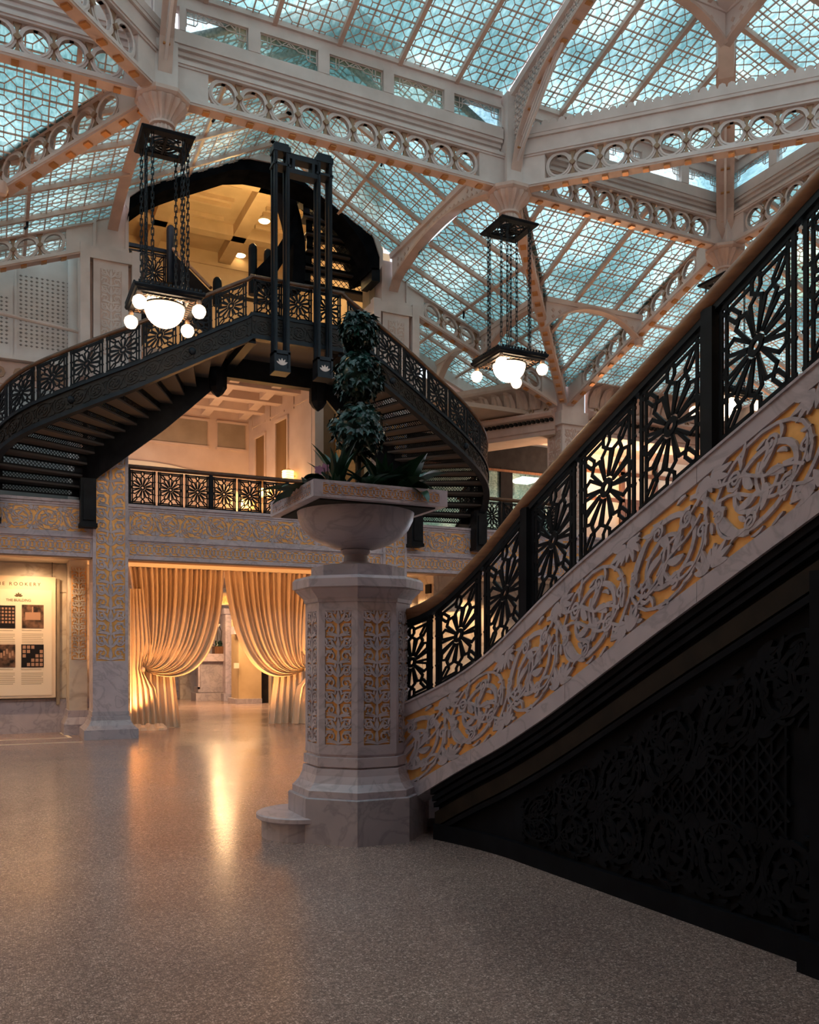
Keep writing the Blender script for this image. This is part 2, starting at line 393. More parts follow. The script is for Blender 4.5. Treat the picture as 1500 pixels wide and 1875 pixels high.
# ------------------------------------------------------------------ the setting
fl = MB(); fl.box(-12, 24, -9, 36, -.12, 0)
flo = struct('floor', fl, None)
def floor_material():
    m = mat('mosaic_floor', (.3, .26, .24), .3); nt = m.node_tree; N = nt.nodes; L = nt.links; b = N['Principled BSDF']
    t = N.new('ShaderNodeTexCoord'); v = N.new('ShaderNodeTexVoronoi'); v.inputs['Scale'].default_value = 88; v.inputs['Randomness'].default_value = .75
    L.new(t.outputs['Object'], v.inputs['Vector'])
    h = N.new('ShaderNodeSeparateColor'); L.new(v.outputs['Color'], h.inputs['Color'])
    r = N.new('ShaderNodeValToRGB'); e = r.color_ramp
    e.elements[0].position = 0; e.elements[0].color = (.22, .165, .16, 1); e.elements[1].position = 1; e.elements[1].color = (.72, .57, .54, 1)
    x = e.elements.new(.35); x.color = (.37, .275, .26, 1); x = e.elements.new(.8); x.color = (.49, .37, .35, 1)
    L.new(h.outputs[0], r.inputs['Fac'])
    v2 = N.new('ShaderNodeTexVoronoi'); v2.feature = 'DISTANCE_TO_EDGE'; v2.inputs['Scale'].default_value = 88; v2.inputs['Randomness'].default_value = .75
    L.new(t.outputs['Object'], v2.inputs['Vector'])
    g = N.new('ShaderNodeMath'); g.operation = 'GREATER_THAN'; g.inputs[1].default_value = .07; L.new(v2.outputs['Distance'], g.inputs[0])
    mx = N.new('ShaderNodeMix'); mx.data_type = 'RGBA'; mx.inputs[6].default_value = (.19, .145, .135, 1)
    L.new(g.outputs[0], mx.inputs[0]); L.new(r.outputs['Color'], mx.inputs[7])
    n = N.new('ShaderNodeTexNoise'); n.inputs['Scale'].default_value = .9; n.inputs['Detail'].default_value = 5
    L.new(t.outputs['Object'], n.inputs['Vector'])
    r2 = N.new('ShaderNodeValToRGB'); r2.color_ramp.elements[0].position = .3; r2.color_ramp.elements[0].color = (.80, .76, .76, 1)
    r2.color_ramp.elements[1].position = .7; r2.color_ramp.elements[1].color = (1.08, 1.04, 1.0, 1)
    L.new(n.outputs['Fac'], r2.inputs['Fac'])
    mu = N.new('ShaderNodeMix'); mu.data_type = 'RGBA'; mu.blend_type = 'MULTIPLY'; mu.inputs[0].default_value = 1
    L.new(mx.outputs[2], mu.inputs[6]); L.new(r2.outputs['Color'], mu.inputs[7]); L.new(mu.outputs[2], b.inputs['Base Color'])
    rr = N.new('ShaderNodeMapRange'); rr.inputs[3].default_value = .13; rr.inputs[4].default_value = .27
    L.new(n.outputs['Fac'], rr.inputs[0]); L.new(rr.outputs[0], b.inputs['Roughness'])
    bp = N.new('ShaderNodeBump'); bp.inputs['Strength'].default_value = .10; bp.inputs['Distance'].default_value = .003
    L.new(h.outputs[1], bp.inputs['Height']); L.new(bp.outputs['Normal'], b.inputs['Normal'])
    b.inputs['Specular IOR Level'].default_value = .6
    return m
flo.data.materials.append(floor_material())
# inlaid border lines of the floor by the left bay
t = MB(); a = onz(112, 1342, 0); b = onz(129, 1351, 0)
t.bar((a.x, a.y, .003), (b.x, b.y, .003), .06, .006); t.bar((-6, b.y, .003), (b.x, b.y, .003), .03, .006); t.bar((-6, b.y - .9, .003), (1.4, b.y - .9, .003), .03, .006)
struct('trim_1', t, M_CREAM)

YB = 16.6           # front of the mezzanine edge; piers stand 6 cm proud of it
Z0, Z1, Z2, Z3 = 3.26, 3.60, 3.645, 4.26
bays = [(-6.0, 1.615), (2.224, 7.29), (7.83, 14.2)]
for i, (xa, xb) in enumerate(bays):
    fr = struct('trim_%d' % (i + 2), MB().box(xa, xb, YB + .03, YB + .45, Z0, Z3 - .01), M_MARBLE)
    mp = plane_map((xa, YB, 0), (1, 0, 0), (0, 0, 1), (0, 1, 0)); L_ = xb - xa
    # upper band
    f = MB(); frame(f, mp, .03, L_ - .03, Z2 + .06, Z3 - .13, 0, L_, Z2, Z3, .03)
    f.box(xa, xb, YB - .05, YB + .03, Z3 - .05, Z3); f.box(xa, xb, YB - .02, YB + .03, Z3 - .09, Z3 - .05)
    ob('upper_moulding', f, M_MARBLE, fr)
    mu = plane_map((xa + .03, YB, Z2 + .06), (1, 0, 0), (0, 0, 1), (0, 1, 0))
    carve(fr, [(q, [x*.60 for x in u_]) for q, u_ in rinceau(L_ - .06, Z3 - .19 - Z2, True, 22)], mu, 0, L_ - .06, 0, Z3 - .19 - Z2, .011, 'scroll_band')
    f = MB(); frame(f, mp, .03, L_ - .03, Z0 + .07, Z1 - .03, 0, L_, Z0, Z1, .03); f.box(xa, xb, YB - .03, YB + .03, Z1, Z2)
    ob('lower_moulding', f, M_MARBLE, fr)
    ml = plane_map((xa + .03, YB, Z0 + .07), (1, 0, 0), (0, 0, 1), (0, 1, 0))
    carve(fr, guilloche(L_ - .06, Z1 - .10 - Z0, 12), ml, 0, L_ - .06, 0, Z1 - .1 - Z0, .011, 'ring_band')
# mezzanine slab and soffit (the stairwell and the room behind stand on it)
struct('ceiling', MB().box(-8, 16, YB + .06, 18.55, 3.30, 3.42), M_CREAM)
so = MB(); so.box(-8, 1.6, YB + .02, YB + .30, Z0 - .03, Z0); so.box(2.24, 7.28, YB + .02, YB + .30, Z0 - .03, Z0); so.box(7.84, 14, YB + .02, YB + .30, Z0 - .03, Z0)
struct('trim_5', so, M_BRONZE)
struct('floor', MB().box(-8, 24, YB + .05, 24, 4.0, 4.2), M_TAUPE)

def pier(name, xa, xb, label, zt=8.83):
    p = struct(name, MB().box(xa, xb, 16.60, 17.2, .47, 6.5), M_MARBLE)
    cx = (xa + xb)/2; hw = (xb - xa)/2
    b = MB()
    prof = [(hw + .16, 0), (hw + .16, .17), (hw + .145, .18), (hw + .08, .24), (hw + .035, .33), (hw + .03, .40), (hw + .012, .405), (hw + .012, .49)]
    b.loft([[(cx - r, 16.87 - r - .02, z), (cx + r, 16.87 - r - .02, z), (cx + r, 16.87 + r, z), (cx - r, 16.87 + r, z)] for r, z in prof], True, True)
    ob('base', b, M_MARBLE2, p)
    mp = plane_map((cx, 16.54, 0), (1, 0, 0), (0, 0, 1), (0, 1, 0))
    f = MB(); frame(f, mp, -hw + .055, hw - .055, 1.40, 6.45, -hw, hw, .47, 6.5, .06); ob('face', f, M_MARBLE, p)
    mq = plane_map((cx, 16.54, 1.40), (1, 0, 0), (0, 0, 1), (0, 1, 0))
    carve(p, candelabra(2*hw - .12, 5.05), mq, -hw + .055, hw - .055, 0, 5.05, .011, 'candelabra_relief')
    # the wider upper pier under the roof
    u = MB(); u.box(cx - .50, cx + .50, 16.62, 17.3, 6.5, zt - .04); u.box(cx - .30, cx + .30, 16.5, 16.62, 6.5, zt - .25)
    u.box(cx - .52, cx - .36, 16.45, 16.62, 6.7, zt); u.box(cx + .36, cx + .52, 16.45, 16.62, 6.7, zt); u.box(cx - .36, cx + .36, 16.46, 16.62, zt - .25, zt - .04)
    ob('upper_pier', u, M_IRON, p)
    mr = plane_map((cx, 16.485, 6.9), (1, 0, 0), (0, 0, 1), (0, 1, 0))
    r = MB()
    for pts, ws in candelabra(.34, zt - 7.3): r.ribbon(pts, ws, mr, .013, .2)
    ob('upper_relief', r, M_IRON, p); ob('relief_ground', MB().box(cx - .18, cx + .18, 16.488, 16.498, 6.9, zt - .4), M_IRON2, p)
    s = MB(); s.box(cx - .355, cx - .305, 16.60, 16.615, 6.8, zt - .3); s.box(cx + .305, cx + .355, 16.60, 16.615, 6.8, zt - .3)
    ob('rose_strip', s, M_IRON2, p)
    k = MB(); k.box(cx - .30, cx + .30, 16.56, 17.2, zt - .04, zt + .85); k.box(cx - .31, cx - .25, 16.52, 16.6, zt - .04, zt + .8); k.box(cx + .25, cx + .31, 16.52, 16.6, zt - .04, zt + .8); k.box(cx - .25, cx + .25, 16.52, 16.6, zt - .04, zt + .04)
    ob('head_block', k, M_IRON, p)
    return p
P1X, P2X = (1.615 + 2.224)/2, (7.29 + 7.828)/2
pier('trim_6', 1.615, 2.224, ''); pier('trim_7', 7.29, 7.828, '')

# bays beneath the mezzanine: back walls, panels, baseboards
def bay_wall(name, xa, xb, joints, bb):
    wl_ = struct(name, MB().box(xa, xb, 18.40, 18.55, 0, 3.3), M_WALL)
    xs = [xa] + joints + [xb]
    for a, b in zip(xs[:-1], xs[1:]):
        for za, zb in ((.66, 2.72), (2.73, 3.28)):
            m = MB(); m.box(a + .006, b - .006, 18.375, 18.40, za + .005, zb - .005); ob('marble_panel', m, M_WALL, wl_)
    m = MB(); m.box(xa, xb, 18.33, 18.40, 0, .60); m.box(xa, xb, 18.35, 18.40, .60, .65)
    b = struct(bb, m, M_MARBLE2)
bay_wall('wall_left', -6, 1.75, [-4.4, -2.7, -.9, .62, 1.02, 1.36], 'baseboard_left')
bay_wall('wall_right', 7.6, 14.2, [8.35, 9.1, 9.3, 10.6, 12.2], 'baseboard_right')
p = struct('trim_8', MB().box(1.30, 1.62, 17.62, 18.4, 0, 3.3), M_WALL)       # pilaster behind the left pier
b = MB(); b.loft([[(1.30 - r, 17.62 - r, z), (1.75, 17.62 - r, z), (1.75, 18.4, z), (1.30 - r, 18.4, z)] for r, z in ((.1, 0), (.1, .2), (.09, .22), (.03, .33), (.02, .46))], True, True); ob('base', b, M_MARBLE2, p)
mq = plane_map((1.47, 17.60, 1.42), (1, 0, 0), (0, 0, 1), (0, 1, 0))
carve(p, candelabra(.24, 1.75), mq, -.13, .13, 0, 1.75, .012, 'candelabra_relief', m=M_WALL)
p = struct('trim_9', MB().box(8.9, 9.6, 17.4, 18.2, 2.5, 3.3), M_WALL); ob('recess', MB().box(8.86, 8.9, 17.5, 17.75, 2.9, 3.1), M_BROWN, p)

# ------------------------------------------------------------------ notice board on the left wall
yb = 18.22
x1 = ony(102, 1150, yb).x; zt, zb = ony(102, 1057, yb).z, ony(102, 1277, yb).z
bd = thing('notice_board', 'cream notice board with gilt lettering and four photographs hung on the left marble wall', 'board', (x1 - .9, yb, zb))
ob('backing_board', MB().box(x1 - 1.75, x1, yb, yb + .05, zb, zt), M_BOARD, bd)
x2 = ony(95, 1150, yb).x; zs = ony(95, 1081, yb).z
ob('printed_sheet', MB().box(x1 - 1.70, x2, yb - .012, yb, zb + .05, zs), M_SHEET, bd)
def text(name, body, size, loc, material, parent, spacing=1.0, align='LEFT', rot=(90, 0, 0)):
    c = bpy.data.curves.new(name, 'FONT'); c.body = body; c.size = size; c.extrude = .002; c.space_character = spacing; c.align_x = align; c.offset = size*.012
    o = bpy.data.objects.new(name, c); COL.objects.link(o); o.rotation_euler = tuple(R(q) for q in rot)
    dg = bpy.context.evaluated_depsgraph_get(); dg.update(); me = bpy.data.meshes.new_from_object(o.evaluated_get(dg)); bpy.data.objects.remove(o); bpy.data.curves.remove(c)
    o = bpy.data.objects.new(name, me); COL.objects.link(o); o.rotation_euler = tuple(R(q) for q in rot)
    me.materials.clear(); me.materials.append(material); o.parent = parent; o.location = Vector(loc) - root_loc(parent); return o
text('lettering', 'THE ROOKERY', .088, (x1 - .27, yb - .003, zs + .075), M_INK, bd, 1.55, 'RIGHT')
xm = ony(34, 1100, yb).x; text('lettering', 'THE BUILDING', .066, (xm, yb - .014, ony(34, 1101, yb).z), M_INK, bd, 1.0, 'CENTER')
e = MB(); me_ = plane_map((xm, yb - .013, ony(34, 1092, yb).z), (1, 0, 0), (0, 0, 1), (0, 1, 0))
for an, ln in ((90, .075), (48, .07), (132, .07), (12, .075), (168, .075)): e.ribbon(*tear(0, 0, R(an), ln, .028, .0, 6), me_, .002)
ob('leaf_emblem', e, M_INK, bd)
def photo(u0, u1, v0, v1, kind):
    a = ony(u0, v1, yb - .012); c = ony(u1, v0, yb - .012); X0, X1, Z0_, Z1_ = a.x, c.x, a.z, c.z
    ph = ob('photograph', MB().box(X0, X1, yb - .02, yb - .012, Z0_, Z1_), M_PHOTO if kind in (1, 2) else M_PHOTO_D, bd)
    m = MB(); W_, H_ = X1 - X0, Z1_ - Z0_; q = lambda a0, a1, b0, b1: m.box(X0 + W_*a0, X0 + W_*a1, yb - .022, yb - .0205, Z0_ + H_*b0, Z0_ + H_*b1)
    if kind == 0:
        for i in range(6):
            for j in range(5): q(.05 + i*.16, .15 + i*.16, .22 + j*.15, .31 + j*.15)
    elif kind == 3:
        for i in range(5):
            for j in range(5):
                if not (.1 < (j*.2) - (i*.2 - .15) < .42): q(.06 + i*.19, .20 + i*.19, .05 + j*.19, .19 + j*.19)
    elif kind == 1: q(.15, .85, .35, .68); q(.46, .52, .68, .92)
    else:
        for i in range(7): q(.05 + i*.13, .14 + i*.13, .5 + .1*math.sin(i*2.1), .72 + .1*math.sin(i*2.1))
    ob('image', m, M_PHOTO_L, ph)
    t_ = MB()
    for k in range(9):
        if k == 1: continue
        zz = Z0_ - .05 - k*.034; t_.box(X0, X0 + W_*(.98 if k % 4 else .9), yb - .0135, yb - .0125, zz, zz + .012)
    ob('caption', t_, M_PALEINK, bd)
photo(-12, 28, 1109, 1150, 0); photo(40, 80, 1108, 1150, 1); photo(-12, 28, 1180, 1222, 2); photo(39, 80, 1180, 1222, 3)
hw_ = MB()
for dx in (-.06, -1.6): hw_.tube([(x1 + dx, yb + .02, zt), (x1 + dx, yb + .02, 3.3)], .006, 5)
ob('hanging_wire', hw_, M_BROWN, bd)
sd = tag(ob('wall_post', MB().box(ony(103, 1060, 18.3).x, ony(109, 1060, 18.3).x, 18.27, 18.33, ony(105, 1290, 18.3).z, ony(105, 1060, 18.3).z), M_TAUPE), 'slim brown upright standing beside the right edge of the cream notice board', 'post')

# ------------------------------------------------------------------ drapes in the central bay
def drape(side):
    sg = 1 if side == 'left' else -1
    yc = 18.42; xL = ony(236, 1050, yc).x if sg > 0 else ony(600, 1050, yc).x
    xC = ony(411, 1050, yc).x; ztop = ony(320, 1040, yc).z
    tie = ony(259, 1224, yc) if sg > 0 else ony(559, 1224, yc)
    bot = ony(330, 1236, yc).z
    d = thing('drape', 'cream curtain tied to the %s side, %s' % (('left', 'its tail bunched on the floor by the pier') if sg > 0 else ('right', 'partly behind the octagonal pedestal')), 'curtain', (tie.x, yc, 0), 'tied back curtains')
    N_, K_ = 230, 24; rows = []
    ph = [rnd.uniform(-.5, .5) for _ in range(40)]
    for i in range(N_ + 1):
        a = i / N_; xt = xL + (xC - xL) * a; col = []
        c1 = (tie.x + sg*(abs(xC - tie.x)*.92*a**1.15), tie.z - .74*a**2 + .02)
        for j in range(K_ + 1):
            b = j / K_; bx = b ** .92
            x = (1-bx)**2*xt + 2*bx*(1-bx)*c1[0] + bx**2*(tie.x + sg*.03*a)
            z = (1-bx)**2*ztop + 2*bx*(1-bx)*c1[1] + bx**2*(tie.z - .10*(a - .5))
            fo = math.sin(a*2*math.pi*19 + .9*math.sin(a*17)) + .55*math.sin(a*2*math.pi*8.3 + 1)
            amp = .045*(1 - .75*bx) + .02*(1 if b > .04 else 0)
            y = yc - amp*fo - .22*math.sin(math.pi*bx)*a - .10*bx*(1-a)
            col.append((x, y, z))
        rows.append(col)
    m = MB(); m.loft(rows, False); s_ = ob('swag', m, M_DRAPE, d, True)
    # outer fall, straight to the floor, and the tail below the tie
    for (xa, xb, xa2, xb2, zt_, nm, yo) in ((xL, tie.x + sg*.05, xL, tie.x + sg*.35, ztop if False else tie.z + 1.6, 'outer_fall', -.14), (tie.x + sg*.02, tie.x + sg*.66, tie.x + sg*.02, tie.x + sg*.80, tie.z + .0, 'tail', .10)):
        rows = []
        for i in range(61):
            a = i / 60; col = []
            for j in range(15):
                b = j / 14; x = (xa + (xb - xa)*a)*(1 - b) + (xa2 + (xb2 - xa2)*a)*b
                pin = 1 if nm == 'tail' else 1 - .55*math.exp(-((zt_*(1-b) - tie.z)/.25)**2)*a
                col.append((x if nm == 'tail' else xa + (x - xa)*pin, yc + yo - .05*(.4 + .6*b)*math.sin(a*2*math.pi*5 + sg) - .02*math.sin(a*31), zt_*(1 - b) + .01))
            rows.append(col)
        m = MB(); m.loft(rows, False); ob(nm, m, M_DRAPE, d, True)
    m = MB(); m.lathe([(.03, -.05), (.05, -.03), (.055, 0), (.05, .03), (.03, .05)], (tie.x, yc - .12, tie.z - .02), 12); ob('tieback', m, M_DRAPE, d, True)
    if sg > 0:
        m = MB()
        for k in range(16):
            a = rnd.uniform(0, 6.3); r = rnd.uniform(.02, .34); c = (tie.x + .12 + r*math.cos(a), yc - .30 + .35*r*math.sin(a), .0)
            m.lathe([(rnd.uniform(.09, .14), 0), (.10, rnd.uniform(.03, .06)), (.04, rnd.uniform(.07, .13))], c, 7, rnd.random())
        ob('bunched_hem', m, M_DRAPE, d, False)
drape('left'); drape('right')
rod = MB(); rod.tube([(2.2, 18.46, ony(320, 1038, 18.42).z + .01), (7.5, 18.46, ony(320, 1038, 18.42).z + .01)], .02, 8)
tag(ob('curtain_rod', rod, M_BROWN), 'thin curtain rod across the central opening above the two cream curtains', 'rod')

# ------------------------------------------------------------------ hall seen through the curtains
YH_ = 29.0
def px_box(mb, u0, u1, v0, v1, y, dy):
    a = ony(u0, v1, y); b_ = ony(u1, v0, y); mb.box(a.x, b_.x, y, y + dy, max(a.z, 0), b_.z); return mb
hb = struct('wall_back', MB().box(-4, 20, 31.5, 31.7, 0, 5), M_WALL)
for u0, u1 in ((345, 369), (371, 397), (399, 416), (418, 440)):
    ob('marble_panel', px_box(MB(), u0, u1, 1112, 1278, 31.45, .05), M_WALL, hb)
struct('ceiling', MB().box(-4, 20, 18.6, 31.6, 3.95, 4.0), M_PLASTER)
m = MB(); px_box(m, 395, 440, 1086, 1106, 27.6, .4); hs = struct('trim_10', m, M_PLASTER2)
mq = plane_map(ony(395, 1105, 27.58), (1, 0, 0), (0, 0, 1), (0, 1, 0)); rr_ = MB()
for pts, ws in guilloche(.9, .26, 10): rr_.ribbon(pts, ws, mq, .012, .2)
ob('ring_relief', rr_, M_GOLD, hs)
dk = thing('reception_desk', 'veined marble reception desk with a thick top slab at the far end of the hall', 'desk', ony(385, 1281, YH_))
z_ = lambda v: max(0, ony(385, v, YH_).z)
ob('top_slab', px_box(MB(), 358, 417, 1197, 1211, YH_ - .15, .9), M_MARBLE, dk)
ob('front_panel', px_box(MB(), 367, 416, 1211, 1262, YH_, .6), M_MARBLE2, dk)
m = MB(); px_box(m, 363, 366.5, 1211, 1262, YH_ - .05, .1); ob('corner_post', m, M_MARBLE, dk)
m = MB(); px_box(m, 359, 416, 1268, 1290, YH_ - .1, .8); px_box(m, 363, 416, 1257, 1268, YH_ - .05, .7); ob('plinth', m, M_MARBLE2, dk)
px = MB(); px_box(px, 413, 424, 1116, 1290, YH_ - .4, .6); pl = struct('trim_11', px, M_MARBLE)
ob('base', px_box(MB(), 410, 426, 1270, 1292, YH_ - .5, .7), M_MARBLE2, pl); ob('capital', px_box(MB(), 411, 425, 1114, 1124, YH_ - .5, .7), M_MARBLE, pl)
px = MB(); px_box(px, 437, 479, 1100, 1296, 26.6, .9); pl = struct('trim_12', px, M_PLASTER2)
ob('base', px_box(MB(), 432, 480, 1279, 1300, 26.5, 1.0), M_MARBLE2, pl); ob('capital', px_box(MB(), 430, 440, 1147, 1161, 26.5, .5), M_MARBLE, pl)
ob('wall_plate', px_box(MB(), 429, 438, 1214, 1224, 26.5, .1), M_CREAM, pl)
m = MB(); px_box(m, 478, 497, 1160, 1296, 26.8, .1); struct('door_1', m, M_BROWN)
m = MB(); px_box(m, 497, 560, 1100, 1300, 25.5, .3); struct('trim_13', m, M_TAUPE)
m = MB(); px_box(m, 330, 360, 1206, 1290, 30.4, .3); pc = tag(ob('counter', m, M_WALL), 'low cream counter along the back of the hall left of the marble desk', 'counter')
m = MB(); m.lathe([(0, -.1), (.06, -.09), (.1, 0), (.06, .09), (0, .1)], ony(398, 1116, 28.4), 14); lg = tag(ob('globe_lamp', m, M_BULB2, None, True), 'small lit globe lamp high above the marble desk in the hall', 'lamp'); gp = ony(398, 1116, 28.4); ob('hanging_rod', MB().tube([gp + Vector((0, 0, .08)), (gp.x, gp.y, 3.96)], .012, 6), M_BROWN, lg)
lamp('desk_light', 'POINT', ony(398, 1118, 27.6), 35, WARM2, .1)
pc = ony(404, 1197, YH_ + .1); pot = thing('potted_orchid', 'white orchid with dark foliage in a square brown planter on the marble desk', 'plant', pc)
ob('planter', MB().box(pc.x - .24, pc.x + .24, YH_ - .1, YH_ + .3, pc.z, pc.z + .24), M_WOOD, pot)
m = MB()
for k in range(26):
    a = rnd.uniform(0, 6.28); l = rnd.uniform(.12, .26); c = Vector((pc.x + rnd.uniform(-.18, .18), YH_ + .1 + rnd.uniform(-.1, .1), pc.z + .24))
    e = c + Vector((math.cos(a)*l*.7, math.sin(a)*l*.4, rnd.uniform(.08, .2))); m.bar(c, e, .05, .012)
ob('foliage', m, M_LEAF, pot)
m = MB(); m.tube([(pc.x, YH_ + .1, pc.z + .24), (pc.x + .03, YH_ + .1, pc.z + .75), (pc.x - .08, YH_ + .1, pc.z + .98), (pc.x - .26, YH_ + .1, pc.z + .97)], .012, 6); ob('stem', m, M_STEM, pot)
for dx, dz in ((-.1, .97), (-.2, .99), (-.28, .95)):
    m = MB()
    for k in range(5):
        a = k*1.257; m.ribbon(*tear(0, 0, a, .085, .05, 0, 4), plane_map((pc.x + dx, YH_ + .06, pc.z + dz), (1, 0, 0), (0, 0, 1), (0, 1, 0)), .012)
    ob('blossom', m, M_PETAL, pot)

# ------------------------------------------------------------------ outer shell
sh = struct('wall_front', MB().box(-12, 24, -9.2, -9, 0, 12), M_PLASTER)
struct('wall_outer', MB().box(-12.2, -12, -9, 36, 0, 9), M_PLASTER)

# ------------------------------------------------------------------ flower grille used by every balustrade
def bar2(mb, p, q, wd, mp, d0, d1):
    dx, dy = q[0] - p[0], q[1] - p[1]; l = math.hypot(dx, dy) or 1; nx, ny = -dy/l*wd/2, dx/l*wd/2; ex, ey = dx/l*wd*.35, dy/l*wd*.35
    mb.prism([(p[0] - ex + nx, p[1] - ey + ny), (p[0] - ex - nx, p[1] - ey - ny), (q[0] + ex - nx, q[1] + ey - ny), (q[0] + ex + nx, q[1] + ey + ny)], mp, d0, d1)
def loop(mb, a, b, hw, wd, mp, d0, d1):   # an elongated six-sided link from a to b
    dx, dy = b[0] - a[0], b[1] - a[1]; l = math.hypot(dx, dy); ux, uy = dx/l, dy/l; nx, ny = -uy*hw, ux*hw; k = min(hw*1.1, l*.3)
    pts = [a, (a[0] + ux*k + nx, a[1] + uy*k + ny), (b[0] - ux*k + nx, b[1] - uy*k + ny), b, (b[0] - ux*k - nx, b[1] - uy*k - ny), (a[0] + ux*k - nx, a[1] + uy*k - ny)]
    for i in range(6): bar2(mb, pts[i], pts[(i+1) % 6], wd, mp, d0, d1)
def grille(mp, w_, h_, bw, d, parent, material, petals=True, name='railing_panel', fat=.068):
    f = MB(); X, Y = w_/2, h_/2; d0, d1 = -d/2, d/2
    for sx in (-1, 1):
        bar2(f, (sx*(X - bw/2), -Y), (sx*(X - bw/2), Y), bw, mp, d0, d1)
        bar2(f, (sx*.40*w_, -Y), (sx*.40*w_, Y), bw*.8, mp, d0*.8, d1*.8)
    for sy in (-1, 1):
        bar2(f, (-X, sy*(Y - bw/2)), (X, sy*(Y - bw/2)), bw, mp, d0, d1)
        bar2(f, (-X, sy*.43*h_), (-.06*w_, sy*.43*h_), bw*.8, mp, d0*.8, d1*.8); bar2(f, (.06*w_, sy*.43*h_), (X, sy*.43*h_), bw*.8, mp, d0*.8, d1*.8)
        loop(f, (0, sy*.34*h_), (0, sy*.485*h_), .056*w_, bw*.8, mp, d0*.8, d1*.8)
        for sx in (-1, 1):
            loop(f, (sx*.225*w_, sy*.294*h_), (sx*.385*w_, sy*.425*h_), .040*w_, bw*.8, mp, d0*.8, d1*.8)
            bar2(f, (sx*.39*w_, sy*.17*h_), (sx*X, sy*.20*h_), bw*.8, mp, d0*.8, d1*.8)
    o = ob(name, f, material, parent)
    allp = MB()
    for k in range(12):
        th = k*math.pi/6; c, s = math.cos(th), math.sin(th); tx, ty = .45*w_*c, .34*h_*s; L_ = math.hypot(tx, ty); ux, uy = tx/L_, ty/L_
        pm = MB() if petals else allp; hw = fat*w_; r0 = .13*w_; k1 = L_ - .06*w_
        A = [(ux*r0 - uy*hw*.40*q, uy*r0 + ux*hw*.40*q) for q in (1, -1)]; B = [(ux*k1 - uy*hw*q, uy*k1 + ux*hw*q) for q in (1, -1)]
        for i in (0, 1): bar2(pm, A[i], B[i], bw*.8, mp, d0*.9, d1*.9); bar2(pm, B[i], (tx, ty), bw*.8, mp, d0*.9, d1*.9)
        if petals: ob('petal', pm, material, o)
    hb_ = MB() if petals else allp
    hb_.ring((0, 0), .045*w_, .105*w_, mp, d0*1.1, d1*1.1, 12)
    ob('hub', hb_, material, o) if petals else ob('flower', allp, material, o)
    return o
def lerp_tab(tab):
    tab = sorted(tab)
    def f(x):
        if x <= tab[0][0]: a, b = tab[0], tab[1]
        elif x >= tab[-1][0]: a, b = tab[-2], tab[-1]
        else:
            for a, b in zip(tab, tab[1:]):
                if a[0] <= x <= b[0]: break
        return a[1] + (b[1] - a[1]) * (x - a[0]) / (b[0] - a[0])
    return f
def soft(f, r):
    return lambda x: sum(f(x + r*(k/4)) for k in range(-4, 5)) / 9

# ------------------------------------------------------------------ octagonal pedestal
PX, PY = 2.795, 6.875; C8 = math.cos(math.pi/8)
pd = thing('newel_pedestal', 'octagonal white marble pedestal with gilded carved panels at the foot of the stair', 'pedestal', (PX, PY, 0))
def oct_(prof, m, name, mt=M_MARBLE): return ob(name, MB().lathe([(a/C8, z) for a, z in prof], (PX, PY, 0), 8, math.pi/8), mt, pd)
oct_([(.543, 0), (.543, .355), (.535, .362), (.50, .362)], 0, 'plinth', M_MARBLE2)
oct_([(.512, .362), (.512, .415), (.50, .425), (.462, .47), (.437, .53), (.428, .585), (.40, .587)], 0, 'flared_base')
oct_([(.40, .586), (.40, .60), (.423, .602), (.423, .675), (.40, .678), (.40, .70)], 0, 'band')
oct_([(.395, .70), (.395, 1.94)], 0, 'shaft')
oct_([(.41, 1.93), (.42, 1.935), (.425, 1.965), (.455, 2.0), (.49, 2.035), (.49, 2.045), (.512, 2.05), (.512, 2.115), (.49, 2.14), (.3, 2.145)], 0, 'cap')
oct_([(.365, 2.14), (.365, 2.235), (.30, 2.25)], 0, 'upper_slab', M_MARBLE2)
side = .41*2*math.tan(math.pi/8)
for k in range(8):
    a = -math.pi/2 + k*math.pi/4; n = Vector((math.cos(a), math.sin(a), 0)); tg = Vector((-math.sin(a), math.cos(a), 0))
    if k in (2, 3): continue       # faces turned to the stair
    mp = plane_map(Vector((PX, PY, 0)) + n*.41, tg, (0, 0, 1), -n)
    f = MB(); frame(f, mp, -side/2 + .055, side/2 - .055, .78, 1.86, -side/2, side/2, .70, 1.935, .016); fp = ob('face_panel', f, M_MARBLE, pd)
    mq = plane_map(Vector((PX, PY, .78)) + n*.41, tg, (0, 0, 1), -n)
    g = MB(); g.prism([(-side/2 + .05, 0), (side/2 - .05, 0), (side/2 - .05, 1.08), (-side/2 + .05, 1.08)], mq, .012, .0165); ob('gilded_ground', g, M_GOLD, fp)
    r = MB()
    for pts, ws in candelabra(side - .11, 1.08): r.ribbon([(min(max(x, -side/2 + .055), side/2 - .055), min(max(y, 0), 1.08)) for x, y in pts], ws, mq, .012, .2)
    ob('candelabra_relief', r, M_MARBLE, fp)

